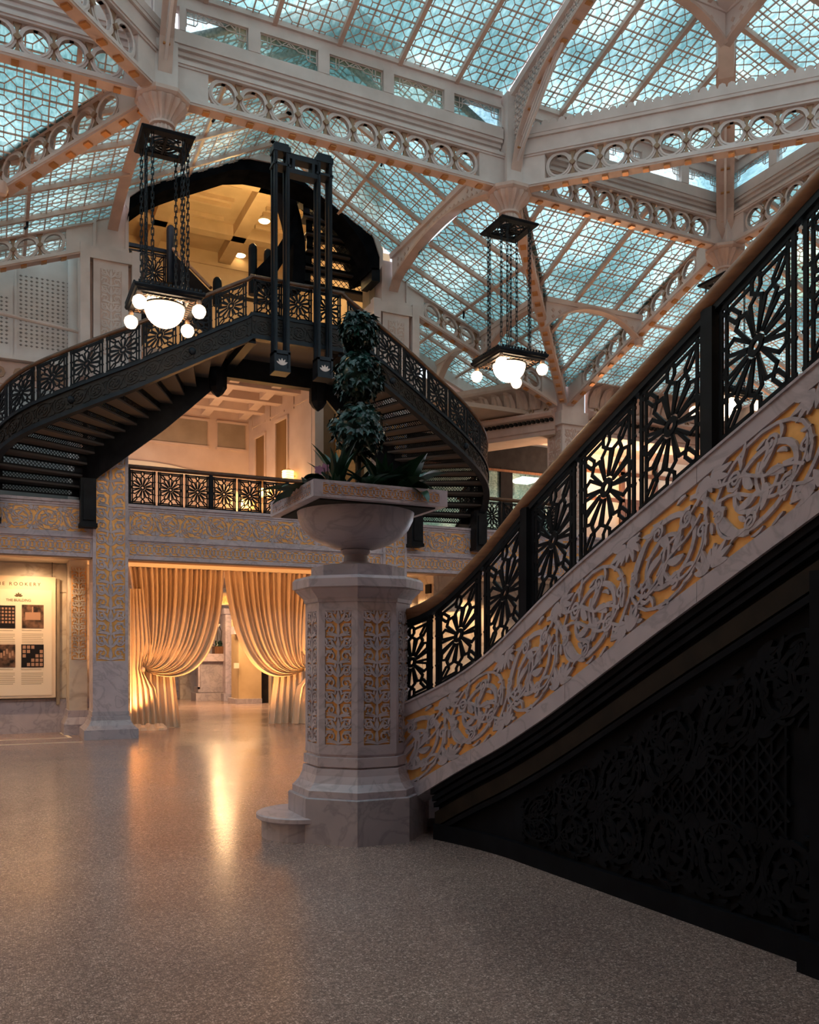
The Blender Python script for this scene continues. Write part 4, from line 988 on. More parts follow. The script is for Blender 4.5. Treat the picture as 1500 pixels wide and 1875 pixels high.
# ------------------------------------------------------------------ ring girders
def girder(name, label, p0, p1, dep=.57, crest=False, cat='girder', m0=.30, group=None, wd=.2):
    p0 = Vector(p0); p1 = Vector(p1); d = p1 - p0; Lh = math.hypot(d.x, d.y); ds = d/Lh; nr = Vector((-d.y, d.x, 0))/Lh
    t_ = thing(name, label, cat, p0, group); mp = plane_map(p0, ds, (0, 0, 1), nr); h = wd/2
    def flat(t0, t1, w_): return MB().prism([(0, t0), (Lh, t0), (Lh, t1), (0, t1)], mp, -w_, w_)
    ob('soffit_plate', flat(0, .035, h*.9), M_IRON2, t_)
    m = flat(.03, .07, h); b = flat(.07, .10, h*.8); m.add(b.v, b.f); ob('bottom_chord', m, M_IRON, t_)
    m = flat(.49, .52, h*.8); b = flat(.52, dep, h); m.add(b.v, b.f); ob('top_chord', m, M_IRON, t_)
    n = max(1, int((Lh - 2*m0)/.425)); s0 = (Lh - n*.425)/2
    for a, b_ in ((0, s0 - .005), (Lh - s0 + .005, Lh)):
        m = MB(); m.prism([(a, .1), (b_, .1), (b_, .49), (a, .49)], mp, -h*.6, h*.6); ob('end_plate', m, M_IRON, t_)
    mr = lambda s, t, d_: ds*s + Vector((0, 0, t)) + nr*d_
    r = MB(); r.ring((0, .295), .155, .210, mr, -h*.28, h*.28, 18); r.ring((0, .295), .155, .182, mr, -h*.40, h*.40, 18); RM = r.mesh('ring')
    o = MB()
    for q in (-1, 1):
        o.prism([(-.05, .295 + q*.195), (.05, .295 + q*.195), (.02, .295 + q*.12), (.014, .295 + q*.02), (-.014, .295 + q*.02), (-.02, .295 + q*.12)][::1], mr, -h*.2, h*.2)
    o.prism([(-.05, .295), (0, .25), (.05, .295), (0, .34)], mr, -h*.7, h*.7); OM = o.mesh('spandrel_ornament')
    sB = MB(); sB.prism([(-.045, -.028), (.045, -.028), (.045, .002), (-.045, .002)], mr, -h*.5, h*.5); SM = sB.mesh('stud')
    for i in range(n):
        c = p0 + ds*(s0 + .425*(i + .5)); put('ring', RM, M_IRON, t_, c)
        if i: put('spandrel_ornament', OM, M_BRONZE, t_, p0 + ds*(s0 + .425*i))
    ns_ = int(Lh/.30)
    for i in range(ns_): put('stud', SM, M_STUD, t_, p0 + ds*(Lh*(i + .5)/ns_))
    if crest:
        m = flat(dep, dep + .22, h*.7); b = flat(dep + .2, dep + .25, h*1.1); m.add(b.v, b.f); b = flat(dep + .25, dep + .36, h*1.2); m.add(b.v, b.f); ob('cornice', m, M_IRON, t_)
        m = MB(); k = int(Lh/.13)
        for i in range(k):
            c = (i + .5)*Lh/k; m.prism([(c - .06, dep + .36), (c + .06, dep + .36), (c + .045, dep + .41), (c, dep + .43), (c - .045, dep + .41)], mp, -h*1.2, -h*.7)
        ob('scalloped_crest', m, M_IRON, t_, kind='stuff')
    return t_
girder('ring_girder', 'long white iron ring girder running between the two hanging chandeliers', (AX + .12, YG, ZU), (BX - .1, YG, ZU))
girder('ring_girder', 'white iron ring girder running right from the second chandelier to the hip post', (BX + .1, YG, ZU), (CXX - .1, YG, ZU))
girder('ring_girder', 'white iron ring girder running left off the picture from the first chandelier', (AX - .12, YG, ZU), (-2.65, YG, ZU))
girder('diagonal_girder', 'scallop-topped diagonal ring girder crossing the upper right of the picture', (BX + .1, YG - .1, ZU), (CXX, YG - 4.65, ZU), crest=True)
girder('diagonal_girder', 'steep diagonal ring girder rising to the top left corner from the first chandelier', (AX - .1, YG - .1, ZU), (-2.6, YG - 4.65, ZU), crest=True)
girder('ring_girder', 'ring girder under the right clerestory, partly behind the near handrail', (CXX, YG - .1, ZU), (CXX, 2.6, ZU))
girder('raking_girder', 'raking ring beam falling left from the first chandelier to the picture edge', (AX - .12, YG + .12, ZU - .02), (-2.26, 16.54, 7.25), .5)
girder('raking_girder', 'studded valley rib falling from the second chandelier to the corner column', (BX + .12, YG + .12, ZU - .02), (11.75, 16.5, 7.25), .5)
girder('raking_girder', 'raking ring beam running left from the left pier to the picture edge', (1.62, 16.6, 8.72), (-2.26, 16.6, 7.2), .5)
girder('raking_girder', 'raking ring beam running right from the right pier to the corner column', (7.84, 16.6, 8.72), (11.6, 16.6, 7.18), .5)
girder('raking_girder', 'raking ring beam from the hip post down to the corner column, beside the near handrail', (CXX - .02, YG + .15, ZU - .05), (11.95, 16.5, 7.22), .5)

# cornices, clerestory
cn = MB()
def cornice(mb, p0, p1, out):
    p0 = Vector(p0); p1 = Vector(p1); L_ = (p1 - p0).length; ds = (p1 - p0)/L_; mp = plane_map(p0, ds, (0, 0, 1), out)
    for t0, t1, d in ((9.5, 9.62, -.04), (9.62, 9.68, .0), (9.68, 9.73, .05), (9.73, 9.89, .075), (9.89, 9.94, .03), (10.25, 10.30, .03), (10.30, 10.42, .01), (10.42, 10.50, .05)):
        mb.prism([(0, t0 - 0), (L_, t0), (L_, t1), (0, t1)], mp, -.12, d)
cornice(cn, (-2.65, YG, 0), (AX - .15, YG, 0), (0, -1, 0)); struct('trim_14', cn, M_IRON)
cn = MB(); cornice(cn, (AX + .15, YG, 0), (BX - .15, YG, 0), (0, -1, 0)); struct('trim_15', cn, M_IRON)
cn = MB(); cornice(cn, (BX + .15, YG, 0), (CXX - .1, YG, 0), (0, -1, 0)); struct('trim_16', cn, M_IRON)
cn = MB(); cornice(cn, (CXX, YG - .1, 0), (CXX, 2.6, 0), (-1, 0, 0)); struct('trim_17', cn, M_IRON)
WN = [0]
def clere(p0, p1, n, out):
    p0 = Vector(p0); p1 = Vector(p1); L_ = (p1 - p0).length; ds = (p1 - p0)/L_; w_ = L_/n
    for i in range(n):
        WN[0] += 1; o = p0 + ds*(w_*i); mp = plane_map(o, ds, (0, 0, 1), out)
        fr = MB()
        for a, b in ((0, .085), (w_ - .085, w_)): fr.prism([(a, 9.94), (b, 9.94), (b, 10.27), (a, 10.27)], mp, -.08, .06)
        wdo = struct('window_%d' % WN[0], fr, M_IRON)
        g = MB(); g.prism([(.08, 9.94), (w_ - .08, 9.94), (w_ - .08, 10.27), (.08, 10.27)], mp, -.012, 0); ob('glass_pane', g, M_CLEAR, wdo)
        f = MB(); a0, a1 = .10, w_ - .10; z0, z1 = 9.95, 10.255; wd = .009
        b2 = lambda x0, y0, x1, y1: bar2(f, (x0, y0), (x1, y1), wd, mp, .005, .02)
        W_ = a1 - a0
        b2(a0, z1 - .008, a1, z1 - .008); b2(a0, z0 + .09, a0, z1); b2(a1, z0 + .09, a1, z1)
        for sg, e in ((1, a0), (-1, a1)):
            b2(e, z0 + .12, e + sg*.12, z0 + .12); b2(e + sg*.12, z0 + .12, e + sg*.15, z0 + .16); b2(e + sg*.15, z0 + .16, e + sg*.15, z1); b2(e + sg*.15, z1 - .10, e + sg*.27, z1 - .10)
            b2(e + sg*.27, z1 - .10, e + sg*.31, z1 - .07); b2(e + sg*.31, z1 - .07, e + sg*W_/2, z1 - .07); b2(e + sg*.10, z0 + .12, e + sg*.10, z1)
            b2(e, z0 + .2, e + sg*.15, z0 + .2)
            for q in range(4): b2(e + sg*(.15 + q*.08), z1 - .07 + (q % 2)*.06, e + sg*(.15 + (q + 1)*.08), z1 - .07 + ((q + 1) % 2)*.06)
        ob('fretwork', f, M_IRON, wdo)
clere((2.272, YG + .02, 0), (7.423, YG + .02, 0), 5, (0, -1, 0)); clere((-2.6, YG + .02, 0), (1.9, YG + .02, 0), 4, (0, -1, 0)); clere((7.62, YG + .02, 0), (12.05, YG + .02, 0), 5, (0, -1, 0)); clere((CXX + .02, YG - .1, 0), (CXX + .02, 2.7, 0), 9, (-1, 0, 0))

# posts, pendant capitals, ribs
def pendant(x, y, label, post=True):
    t_ = thing('pendant_capital', label, 'capital', (x, y, 8.4), 'pendant capitals of the glass roof')
    if post:
        m = MB(); m.box(x - .13, x + .13, y - .17, y + .12, 8.93, 10.45); m.box(x - .17, x + .17, y - .21, y - .17, 8.93, 9.62); ob('post', m, M_IRON, t_)
    ob('abacus', MB().lathe([(.20, 8.80), (.34, 8.87), (.37, 8.90), (.37, 8.95), (.2, 8.96)], (x, y, 0), 8, math.pi/8), M_IRON2, t_)
    n = 64; rings = []
    for r, z, fl in ((.09, 8.38, .0), (.145, 8.43, .14), (.17, 8.50, .16), (.135, 8.57, .1), (.155, 8.58, 0), (.155, 8.60, 0), (.15, 8.61, .05), (.175, 8.66, .16), (.25, 8.74, .20), (.325, 8.81, .20), (.33, 8.86, .06)):
        rings.append([(x + r*(1 - fl*.5*(1 + math.cos(16*2*math.pi*j/n)))*math.cos(2*math.pi*j/n), y + r*(1 - fl*.5*(1 + math.cos(16*2*math.pi*j/n)))*math.sin(2*math.pi*j/n), z) for j in range(n)])
    ob('fluted_bell', MB().loft(rings, True, True), M_IRON2, t_, True)
    ob('collar', MB().lathe([(.14, 8.565), (.168, 8.575), (.168, 8.605), (.14, 8.615)], (x, y, 0), 24), M_IRON2, t_)
    return t_
pendant(AX, YG, 'fluted pendant capital above the first chandelier on the left'); pendant(BX, YG, 'fluted pendant capital above the second chandelier'); pendant(CXX, YG, 'fluted pendant capital at the foot of the hip post, behind the near handrail')
def arch_rib(name, label, p0, p1, top, arc, wd=.12, lat=True, m_web=None, m_fl=None, nb=14, studs=True, zig=.11):
    """plate rib in the vertical plane p0-p1: straight top line top(t), curved soffit arc(t), t in 0..1 (heights)"""
    p0 = Vector((p0[0], p0[1], 0)); p1 = Vector((p1[0], p1[1], 0)); d = p1 - p0; L_ = d.length; ds = d/L_; nr = Vector((-ds.y, ds.x, 0)); mp = plane_map(p0, ds, (0, 0, 1), nr)
    t_ = thing(name, label, 'rib', p0 + Vector((0, 0, arc(0)))); N_ = 24; ts = [i/N_ for i in range(N_ + 1)]
    fl = MB(); fl.loft([[mp(L_*t, arc(t) + z, q) for z, q in ((0, -wd), (0, wd), (.05, wd), (.05, -wd))] for t in ts], True, True); ob('soffit_flange', fl, m_fl or M_IRON2, t_)
    fl = MB(); fl.loft([[mp(L_*t, top(t) + z, q) for z, q in ((-.09, -wd*.8), (-.09, wd*.8), (0, wd), (0, -wd))] for t in ts], True, True); ob('top_flange', fl, m_web or M_IRON, t_)
    if lat:
        m = MB(); k = int(L_/zig)
        for sg in (-1, 1, 0):
            for i in range(-k, 2*k):
                a = (i*zig, -5); 
                pts = []
                for q in range(41):
                    z = q/40; zz = min(arc(0), arc(1)) + z*(max(top(0), top(1)) - min(arc(0), arc(1)))
                    s = i*zig + sg*(zz - arc(0))*1.1; 
                    if 0 <= s <= L_:
                        t = s/L_
                        if arc(t) + .04 <= zz <= top(t) - .08: pts.append((s, zz))
                if len(pts) >= 2: bar2(m, pts[0], pts[-1], .022, mp, -.02, .02)
        if m.v: ob('lattice_web', m, m_web or M_IRON, t_, kind='stuff')
    else:
        m = MB(); m.loft([[mp(L_*t, z, q) for z, q in ((arc(t) + .03, -.03), (arc(t) + .03, .03), (top(t) - .05, .03), (top(t) - .05, -.03))] for t in ts if top(t) - arc(t) > .06], True, True); ob('web', m, m_web or M_IRON, t_)
        m2 = MB()
        for i in range(1, int(L_/.16)):
            s = i*.16; t = s/L_; h_ = top(t) - arc(t) - .16
            for z in range(int(max(0, h_)/.12)):
                c = arc(t) + .10 + z*.12; m2.prism([(s - .04, c), (s, c - .04), (s + .04, c), (s, c + .04)], mp, -.042, .042)
        if m2.v: ob('pierced_ornament', m2, M_IRON2, t_, kind='stuff')
    if studs:
        k = int(L_/.28)
        for i in range(k):
            t = (i + .5)/k; m = MB(); z = arc(t); m.prism([(L_*t - .035, z - .02), (L_*t + .035, z - .02), (L_*t + .035, z), (L_*t - .035, z)], mp, -wd*.5, wd*.5); ob('stud', m, M_STUD, t_)
    return t_
up = lambda t: zu + 4.6*kU*t
q_arc = lambda z0, z1, pw=.5: (lambda t: z0 + (z1 - z0)*(1 - (1 - t)**2.2)**pw)
_ab = [(0, 9.05), (.02, 9.4), (.06, 9.72), (.11, 10.0), (.18, 10.24), (.26, 10.40), (.36, 10.52), (.48, 10.66), (.7, 11.0), (1, 11.5)]
def arcB(t):
    for (a, b), (c, d) in zip(_ab, _ab[1:]):
        if a <= t <= c: return b + (d - b)*(t - a)/(c - a)
    return _ab[-1][1]
arch_rib('lattice_rib', 'lattice-webbed rib arching up the raised roof above the second chandelier', (BX, YG - .16), (BX, YG - 4.6), up, arcB, .09, True)
arch_rib('lattice_rib', 'rib rising up the raised roof above the first chandelier', (AX, YG - .16), (AX, YG - 4.6), up, arcB, .09, True)
arch_rib('hip_rib', 'studded hip rib rising like a post beyond the diagonal girder at the right', (CXX - .05, YG - .05), (CXX - 4.6, YG - 4.6), up, q_arc(8.95, up(1) - .2, .6), .15, True)
yk = YG - 2.3; zk = zu + 2.3*kU
arch_rib('collar_arch', 'arched collar across the raised roof left of the hip rib at the top right', (BX + .1, yk), (CXX - 2.35, yk), lambda t: zk, lambda t: zk - .12 - .42*abs(2*t - 1)**2.2, .07, False, M_IRON, studs=False)
arch_rib('collar_arch', 'arched collar across the raised roof right of the hip rib at the top right corner', (CXX - 2.3, yk), (CXX - 2.3, yk - 4.4), lambda t: zk, lambda t: zk - .12 - .42*abs(2*t - 1)**2.2, .07, False, M_IRON, studs=False)
arch_rib('lace_rib', 'arched lace-webbed rib from the second chandelier down to the right pier', (BX, YG + .2), (BX, 16.5), lambda t: 9.80, lambda t: 9.02 + .42*math.sin(math.pi*min(1, t*1.0))**.8*(1 if t < .5 else 1) + .12*t - .1*(t > .96), .10, False, M_IRON, studs=False)
arch_rib('plain_rib', 'plain white rib from the first chandelier down to the left pier', (AX, YG + .2), (AX - .1, 16.5), lambda t: 9.80, lambda t: 9.05 + .30*math.sin(math.pi*t)**.8 + .1*t, .09, False, M_IRON, studs=False)
zt1 = lambda x: zl - kL*(x - BX)
XJ = 9.62; ZJ = zt1(XJ)
arch_rib('cross_arch', 'small arched cross rib behind the second chandelier, left of the valley rib', (XJ, 16.5), (XJ, 14.3), lambda t: ZJ - .03, lambda t: ZJ - .10 - .55*(1 - t)**2.0 - .18*t**3, .08, False, M_IRON, studs=False)
arch_rib('cross_arch', 'small arched cross rib right of the valley rib, ending at a knob', (XJ + .15, 14.3), (CXX - .05, 14.25), lambda t: zl - k2*2.28 - .03, lambda t: zl - k2*2.28 - .12 - .50*abs(2*t - 1)**2.2, .08, False, M_IRON, studs=False)
arch_rib('cross_arch', 'low arched cross rib beyond the right pier, under the ring beam', (XJ, 16.7), (XJ, 18.6), lambda t: ZJ - .03, lambda t: ZJ - .10 - .5*(abs(2*t - 1))**2, .08, False, M_IRON, studs=False)
m = MB(); m.lathe([(0, -.11), (.07, -.09), (.10, 0), (.07, .09), (0, .11)], (CXX - .1, 14.25, 7.98), 12); tag(ob('rib_knob', m, M_IRON2, None, True), 'round iron knob where the small right cross rib meets the raking beam', 'knob')
m = MB(); p_ = onz(2, 345, 8.15); m.lathe([(0, -.11), (.07, -.09), (.10, 0), (.07, .09), (0, .11)], p_, 12); tag(ob('rib_knob', m, M_IRON2, None, True), 'round iron knob at the left picture edge under the raking ring beam', 'knob')
# lower eave kerbs
m = MB(); m.bar((7.6, 18.75, zt1(7.6) - .1), (11.6, 18.75, zt1(11.6) - .1), .12, .3); struct('trim_18', m, M_IRON)
m = MB(); m.bar((1.9, 18.2, zl - .15), (-2.4, 18.2, zl - .15 - kL*4.3), .12, .38); struct('trim_19', m, M_LATTICE)

# the building round the light court, seen blurred through the glass
def facade(name, p0, p1, h0, h1, n):
    p0 = Vector(p0); p1 = Vector(p1); L_ = (p1 - p0).length; ds = (p1 - p0)/L_; nr = Vector((ds.y, -ds.x, 0)); mp = plane_map(p0, ds, (0, 0, 1), nr)
    f = struct(name, MB().prism([(0, h0), (L_, h0), (L_, h1), (0, h1)], mp, -.3, 0), M_FACADE); w_ = L_/n
    for j in range(int((h1 - h0)/3.6)):
        for i in range(n):
            a = i*w_ + w_*.22; z = h0 + 1.0 + j*3.6; m = MB(); m.prism([(a, z), (a + w_*.56, z), (a + w_*.56, z + 2.1), (a, z + 2.1)], mp, 0, .04)
            ob('window', m, M_WINLIT if rnd.random() < .12 else M_WINDK, f)
M_FACADE = mat('white_glazed_brick', (.62, .68, .68), .4); M_WINDK = mat('dark_window', (.02, .035, .04), .15); M_WINLIT = mat('lit_window', (1, .8, .5), .4, 0, (1, .74, .42), 1.6)
facade('wall_back', (-14, 30, 0), (34, 30, 0), 8, 17.5, 16)
facade('wall_right', (30, 30, 0), (30, -6, 0), 8, 19, 12)

# ------------------------------------------------------------------ the oriel stair: two curved flights meeting on a landing
XC = 4.74
os_ = thing('oriel_stair', 'dark iron oriel stair of two curved flights meeting at a landing', 'stair', (XC, 15.4, 4.2))
def build_path(sg):
    pts = [Vector((5.54 + 4.0*math.sin(R(a)), 16.4 - 2.05*math.cos(R(a)), 0)) for a in range(0, 91, 3)] + [Vector((9.54, 16.4 + .2*k, 0)) for k in range(1, 6)]
    inn = [Vector((5.54 + 2.5*math.sin(R(a)), 16.75 - .90*math.cos(R(a)), 0)) for a in range(0, 91, 3)] + [Vector((8.04, 16.75 + .13*k, 0)) for k in range(1, 6)]
    if sg < 0:
        for L in (pts, inn):
            for p in L: p.x = 2*XC - p.x
    s = [0.0]
    for a, b in zip(pts, pts[1:]): s.append(s[-1] + (b - a).length)
    return pts, inn, s
zrail = soft(lerp_tab([(-1, 8.3), (0, 7.88), (.6, 7.55), (1.2, 7.22), (1.9, 6.86), (2.45, 6.63), (3.0, 6.41), (3.8, 6.13), (4.3, 5.92), (4.8, 5.62), (5.8, 5.12)]), .18)
def at(L, s, q):
    if q <= 0: return L[0].copy()
    if q >= s[-1]: return L[-1].copy()
    for i in range(len(s) - 1):
        if s[i] <= q <= s[i+1]: return L[i].lerp(L[i+1], (q - s[i])/(s[i+1] - s[i]))
def zr0(s): return min(7.90, zrail(s)) if s > .02 else 7.90
def perforated(mb, a, b, z0, z1, dz=0.0):
    """riser: a frame with a diagonal mesh of bars between plan points a and b"""
    a = Vector(a); b = Vector(b); L_ = (b - a).length; ds = (b - a)/L_; nr = Vector((-ds.y, ds.x, 0)); mp = plane_map(Vector((a.x, a.y, 0)), Vector((ds.x, ds.y, 0)), (0, 0, 1), nr)
    q = lambda s0, s1, t0, t1: mb.prism([(s0, t0), (s1, t0), (s1, t1), (s0, t1)], mp, -.006, .006)
    h = z1 - z0; q(0, L_, z0, z0 + h*.22); q(0, L_, z1 - h*.20, z1); q(0, .14, z0, z1); q(L_ - .14, L_, z0, z1)
    t0, t1 = z0 + h*.2, z1 - h*.18; hh = t1 - t0; n = max(4, int((L_ - .28)/hh*1.6)); p = (L_ - .28)/n
    for i in range(-1, n + 1):
        for sg in (-1, 1):
            s0 = .14 + i*p; s1 = s0 + hh
            u0, u1 = (t0, t1) if sg > 0 else (t1, t0); c = clip_seg((s0, u0), (s1, u1), [(.13, t0), (L_ - .13, t0), (L_ - .13, t1), (.13, t1)])
            if c: bar2(mb, c[0], c[1], .010, mp, -.005, .005)
for sg in (1, -1):
    O_, I_, S_ = build_path(sg); SL = S_[-1]
    # strings
    ss = [SL*i/60 for i in range(61)]
    def dirn(q):
        d = at(O_, S_, min(q + .05, SL)) - at(O_, S_, max(q - .05, 0)); d.normalize(); return Vector((d.y, -d.x, 0))*sg
    def mpo(s, t, d): return at(O_, S_, s) + Vector((0, 0, zr0(s) - 1.06 + t)) - dirn(s)*d
    def so_(t0, t1, d0, d1, m, nm): ob(nm, MB().loft([[mpo(q, t, d) for t, d in ((t0, d0), (t1, d0), (t1, d1), (t0, d1))] for q in ss], True, True), m, os_)
    so_(0, .40, .02, .08, M_STRING, 'outer_string'); so_(.36, .41, -.02, .1, M_STEEL, 'string_moulding'); so_(-.03, .04, -.03, .1, M_STEEL, 'string_moulding')
    r = MB()
    for pts, ws in rinceau(SL - .1, .26, False, 14): r.ribbon([(x + .05, y + .07) for x, y in pts], ws, mpo, .018, .2, top=.006)
    ob('string_scrolls', r, M_STRING, os_)
    for k in (1.0, 2.9):
        c = mpo(k, .2, -.0); m = MB(); m.lathe([(.06*math.sin(math.pi*i/6), .06*math.cos(math.pi*i/6)) for i in range(7)], c, 10); ob('boss', m, M_STEEL, os_, True)
    ob('inner_string', MB().loft([[at(I_, S_, q) + Vector((0, 0, zr0(q) - z)) + Vector((0, d, 0)) for z, d in ((1.22 + .22*min(1, q/3.5), 0), (.72, 0), (.72, .07), (1.22 + .22*min(1, q/3.5), .07))] for q in ss], True, True), M_DARK, os_)
    # treads and pierced risers
    NT2 = 16; SE = 5.35
    for i in range(NT2):
        a, b = SE*i/NT2, SE*(i + 1)/NT2; z = zr0((a + b)/2) - .86
        po, pi, po2, pi2 = at(O_, S_, a), at(I_, S_, a), at(O_, S_, b + .03), at(I_, S_, b + .03)
        cut = lambda p, q: p.lerp(q, .05)
        A, B, C_, D = cut(po, pi), pi, pi2, cut(po2, pi2)
        m = MB(); m.hexa([(p.x, p.y, z - .035) for p in (A, B, C_, D)] + [(p.x, p.y, z) for p in (A, B, C_, D)]); ob('tread', m, M_TREAD, os_)
        zn = zr0(SE*(i + 1.5)/NT2) - .86
        m = MB(); perforated(m, (C_.x, C_.y, 0), (D.x, D.y, 0), zn, z - .03); ob('riser', m, M_DARK, os_)
    # railing panels and handrail
    NPn = 10; w_ = (SL - .15)/NPn
    for i in range(NPn):
        sc = .08 + w_*(i + .5)
        def mpp(a, b, d, sc=sc): s = sc + a; return at(O_, S_, s) + Vector((0, 0, zr0(s) - .37 + b)) - dirn(s)*(.03 + d)
        grille(mpp, w_ - .05, .58, .026, .024, os_, M_DARK, False)
    rl = [at(O_, S_, q) - dirn(q)*.03 + Vector((0, 0, zr0(q) - .035)) for q in ss]
    ob('handrail', MB().tube(rl, 0.034, 10), M_RAIL2, os_, True)
    m = MB(); q0 = O_[-4]; m.box(q0.x - .05 - .03*sg, q0.x + .05 - .03*sg, q0.y - .05, q0.y + .05, 4.21, zr0(S_[-4])); ob('newel', m, M_DARK, os_)
    # bracket boxes standing on the frieze under the strings
    for x_ in (9.50, 7.96):
        xx = x_ if sg > 0 else 2*XC - x_ ; 
        m = MB(); m.box(xx - .13, xx + .13, 16.3, 16.56, 3.80, 4.62); m.box(xx - .15, xx + .15, 16.28, 16.56, 3.76, 3.83); m.box(xx - .09, xx + .09, 16.27, 16.3, 3.88, 4.5); ob('bracket_newel', m, M_DARK, os_)
# landing
m = MB(); m.box(3.94, 5.54, 14.40, 15.95, 6.95, 7.03); ob('landing_slab', m, M_TREAD, os_)
m = MB(); m.box(3.92, 5.56, 14.35, 14.43, 6.84, 7.24); ob('landing_string', m, M_STRING, os_)
m = MB(); m.box(3.9, 5.58, 14.32, 14.45, 6.81, 6.88); m.box(3.9, 5.58, 14.33, 14.45, 7.20, 7.25); ob('string_moulding', m, M_STEEL, os_)
mp = plane_map((3.94, 14.347, 6.90), (1, 0, 0), (0, 0, 1), (0, 1, 0)); r = MB()
for pts, ws in rinceau(1.6, .26, False, 14): r.ribbon(pts, ws, mp, .006, .2, top=-.01)
ob('string_scrolls', r, M_STRING, os_)
m = MB(); m.box(3.7, 5.78, 15.82, 16.0, 6.58, 6.98); m.box(3.85, 4.0, 14.4, 15.9, 6.75, 6.95); m.box(5.48, 5.63, 14.4, 15.9, 6.75, 6.95); ob('landing_beam', m, M_DARK, os_)
for u, v0, v1 in ((399, 660, 727), (582, 690, 753)):
    p = ony(u, v1, 15.85); z1 = ony(u, v0, 15.85).z + .15; m = MB(); m.lathe([(.02, 0), (.10, .06), (.165, .16), (.165, .5), (.165, z1 - p.z)], p, 8, math.pi/8); ob('newel_drop', m, M_DARK, os_)
for i in range(3):
    c = 3.94 + 1.6*(i + .5)/3
    grille(plane_map((c, 14.38, 7.53), (1, 0, 0), (0, 0, 1), (0, 1, 0)), .49, .58, .026, .024, os_, M_DARK, False)
ob('handrail', MB().tube([(3.9, 14.38, 7.865), (5.58, 14.38, 7.865)], 0.034, 10), M_RAIL2, os_, True)
# lamp pylons standing on brackets in front of the landing
py = thing('stair_pylons', 'twin blue-black iron pylons rising from brackets at the front of the stair landing', 'pylon', (XC, 14.2, 6.2))
for x in (4.37, 5.13):
    for dx in (-.105, .105):
        for y in (14.14, 14.30):
            m = MB(); m.box(x + dx - .028, x + dx + .028, y - .028, y + .028, 6.55, 9.98); m.box(x + dx - .012, x + dx + .012, y - .04, y - .026, 6.6, 9.9); ob('post', m, M_STEEL, py)
    m = MB(); m.box(x - .14, x + .14, 14.08, 14.36, 6.24, 6.30); m.box(x - .14, x - .10, 14.09, 14.35, 6.28, 6.58); m.box(x + .10, x + .14, 14.09, 14.35, 6.28, 6.58); m.box(x - .14, x + .14, 14.09, 14.35, 6.54, 6.60); m.box(x - .10, x + .10, 14.12, 14.33, 6.3, 6.54)
    ob('foot_box', m, M_STEEL, py)
    m = MB(); mp = plane_map((x, 14.115, 6.42), (1, 0, 0), (0, 0, 1), (0, 1, 0))
    for k in range(5): m.ribbon(*tear(0, -.06, R(30 + k*30), .11, .03, 0, 5), mp, .006)
    ob('leaf_crest', m, M_IRON, py)
    m = MB(); m.box(x - .15, x + .15, 14.10, 14.34, 9.93, 10.03); m.box(x - .12, x + .12, 14.12, 14.32, 10.03, 10.08); m.box(x - .15, x + .15, 14.10, 14.34, 9.70, 9.74); ob('head', m, M_STEEL, py)
m = MB(); m.box(4.5, 5.0, 14.12, 14.32, 9.62, 9.70); m.box(4.5, 5.0, 14.12, 14.32, 9.86, 9.95); m.box(4.55, 4.6, 14.12, 14.32, 9.7, 9.86); m.box(4.9, 4.95, 14.12, 14.32, 9.7, 9.86); ob('tie_frame', m, M_STEEL, py)

# ------------------------------------------------------------------ the arch and the stairwell behind it
AO = [(2.212, 9.50), (2.231, 9.77), (2.45, 9.97), (2.673, 10.129), (3.1, 10.37), (3.539, 10.60), (4.055, 10.90), (4.45, 11.0), (4.877, 11.02), (5.3, 11.02), (5.724, 10.98), (6.069, 10.89), (6.419, 10.66), (6.752, 10.36), (7.017, 10.01), (7.151, 9.65), (7.15, 9.40)]
AI = [(2.193, 9.36), (2.25, 9.56), (2.5, 9.80), (2.839, 10.03), (3.2, 10.24), (3.539, 10.42), (4.055, 10.70), (4.45, 10.80), (4.877, 10.82), (5.218, 10.80), (5.724, 10.69), (6.0, 10.56), (6.3, 10.36), (6.6, 10.08), (6.8, 9.84), (6.93, 9.55), (6.95, 9.35)]
def arch_band(A, B, y0, y1): return MB().loft([[(a[0], y0, a[1]), (b[0], y0, b[1]), (b[0], y1, b[1]), (a[0], y1, a[1])] for a, b in zip(A, B)], True, True)
ar = struct('trim_20', arch_band(AI, AO, 16.42, 17.0), M_SOOT)
AW = [(x + (x - XC)*.025, z + .13) for x, z in AO]
ob('white_extrados', arch_band(AO, AW, 16.38, 16.62), M_IRON, ar)
m = MB(); m.box(XC + 2.24, XC + 2.42, 16.42, 17.0, 9.15, 9.42); ob('springer', m, M_DARK, ar)
# stairwell room
ZC = 12.6
sw = struct('ceiling', MB().box(1.7, 7.5, 17.0, 24.2, ZC, ZC + .1), M_PLASTER2)
bm = MB(); bm.box(1.7, 7.5, 19.6, 19.95, ZC - .28, ZC); ob('beam', bm, M_PLASTER2, sw); bm = MB(); bm.box(1.7, 7.5, 22.3, 22.6, ZC - .28, ZC); ob('beam', bm, M_PLASTER2, sw)
for x in (3.6, 5.6): bm = MB(); bm.box(x, x + .35, 17, 24, ZC - .28, ZC); ob('beam', bm, M_PLASTER2, sw)
for y in (20.3, 21.3):
    for x in (4.2, 6.1): bm = MB(); bm.box(x, x + 1.1, y, y + .08, ZC - .1, ZC); bm.box(x, x + 1.1, y + .7, y + .78, ZC - .1, ZC); ob('coffer_moulding', bm, M_PLASTER2, sw)
w_ = MB(); w_.box(1.7, 7.5, 24.0, 24.2, 4.2, ZC); wb = struct('wall_back', w_, M_PLASTER2)
for z in (10.4, 11.4, 12.2): ob('rail_moulding', MB().box(1.7, 7.5, 23.95, 24.0, z, z + .09), M_BROWN if z < 12 else M_PLASTER2, wb)
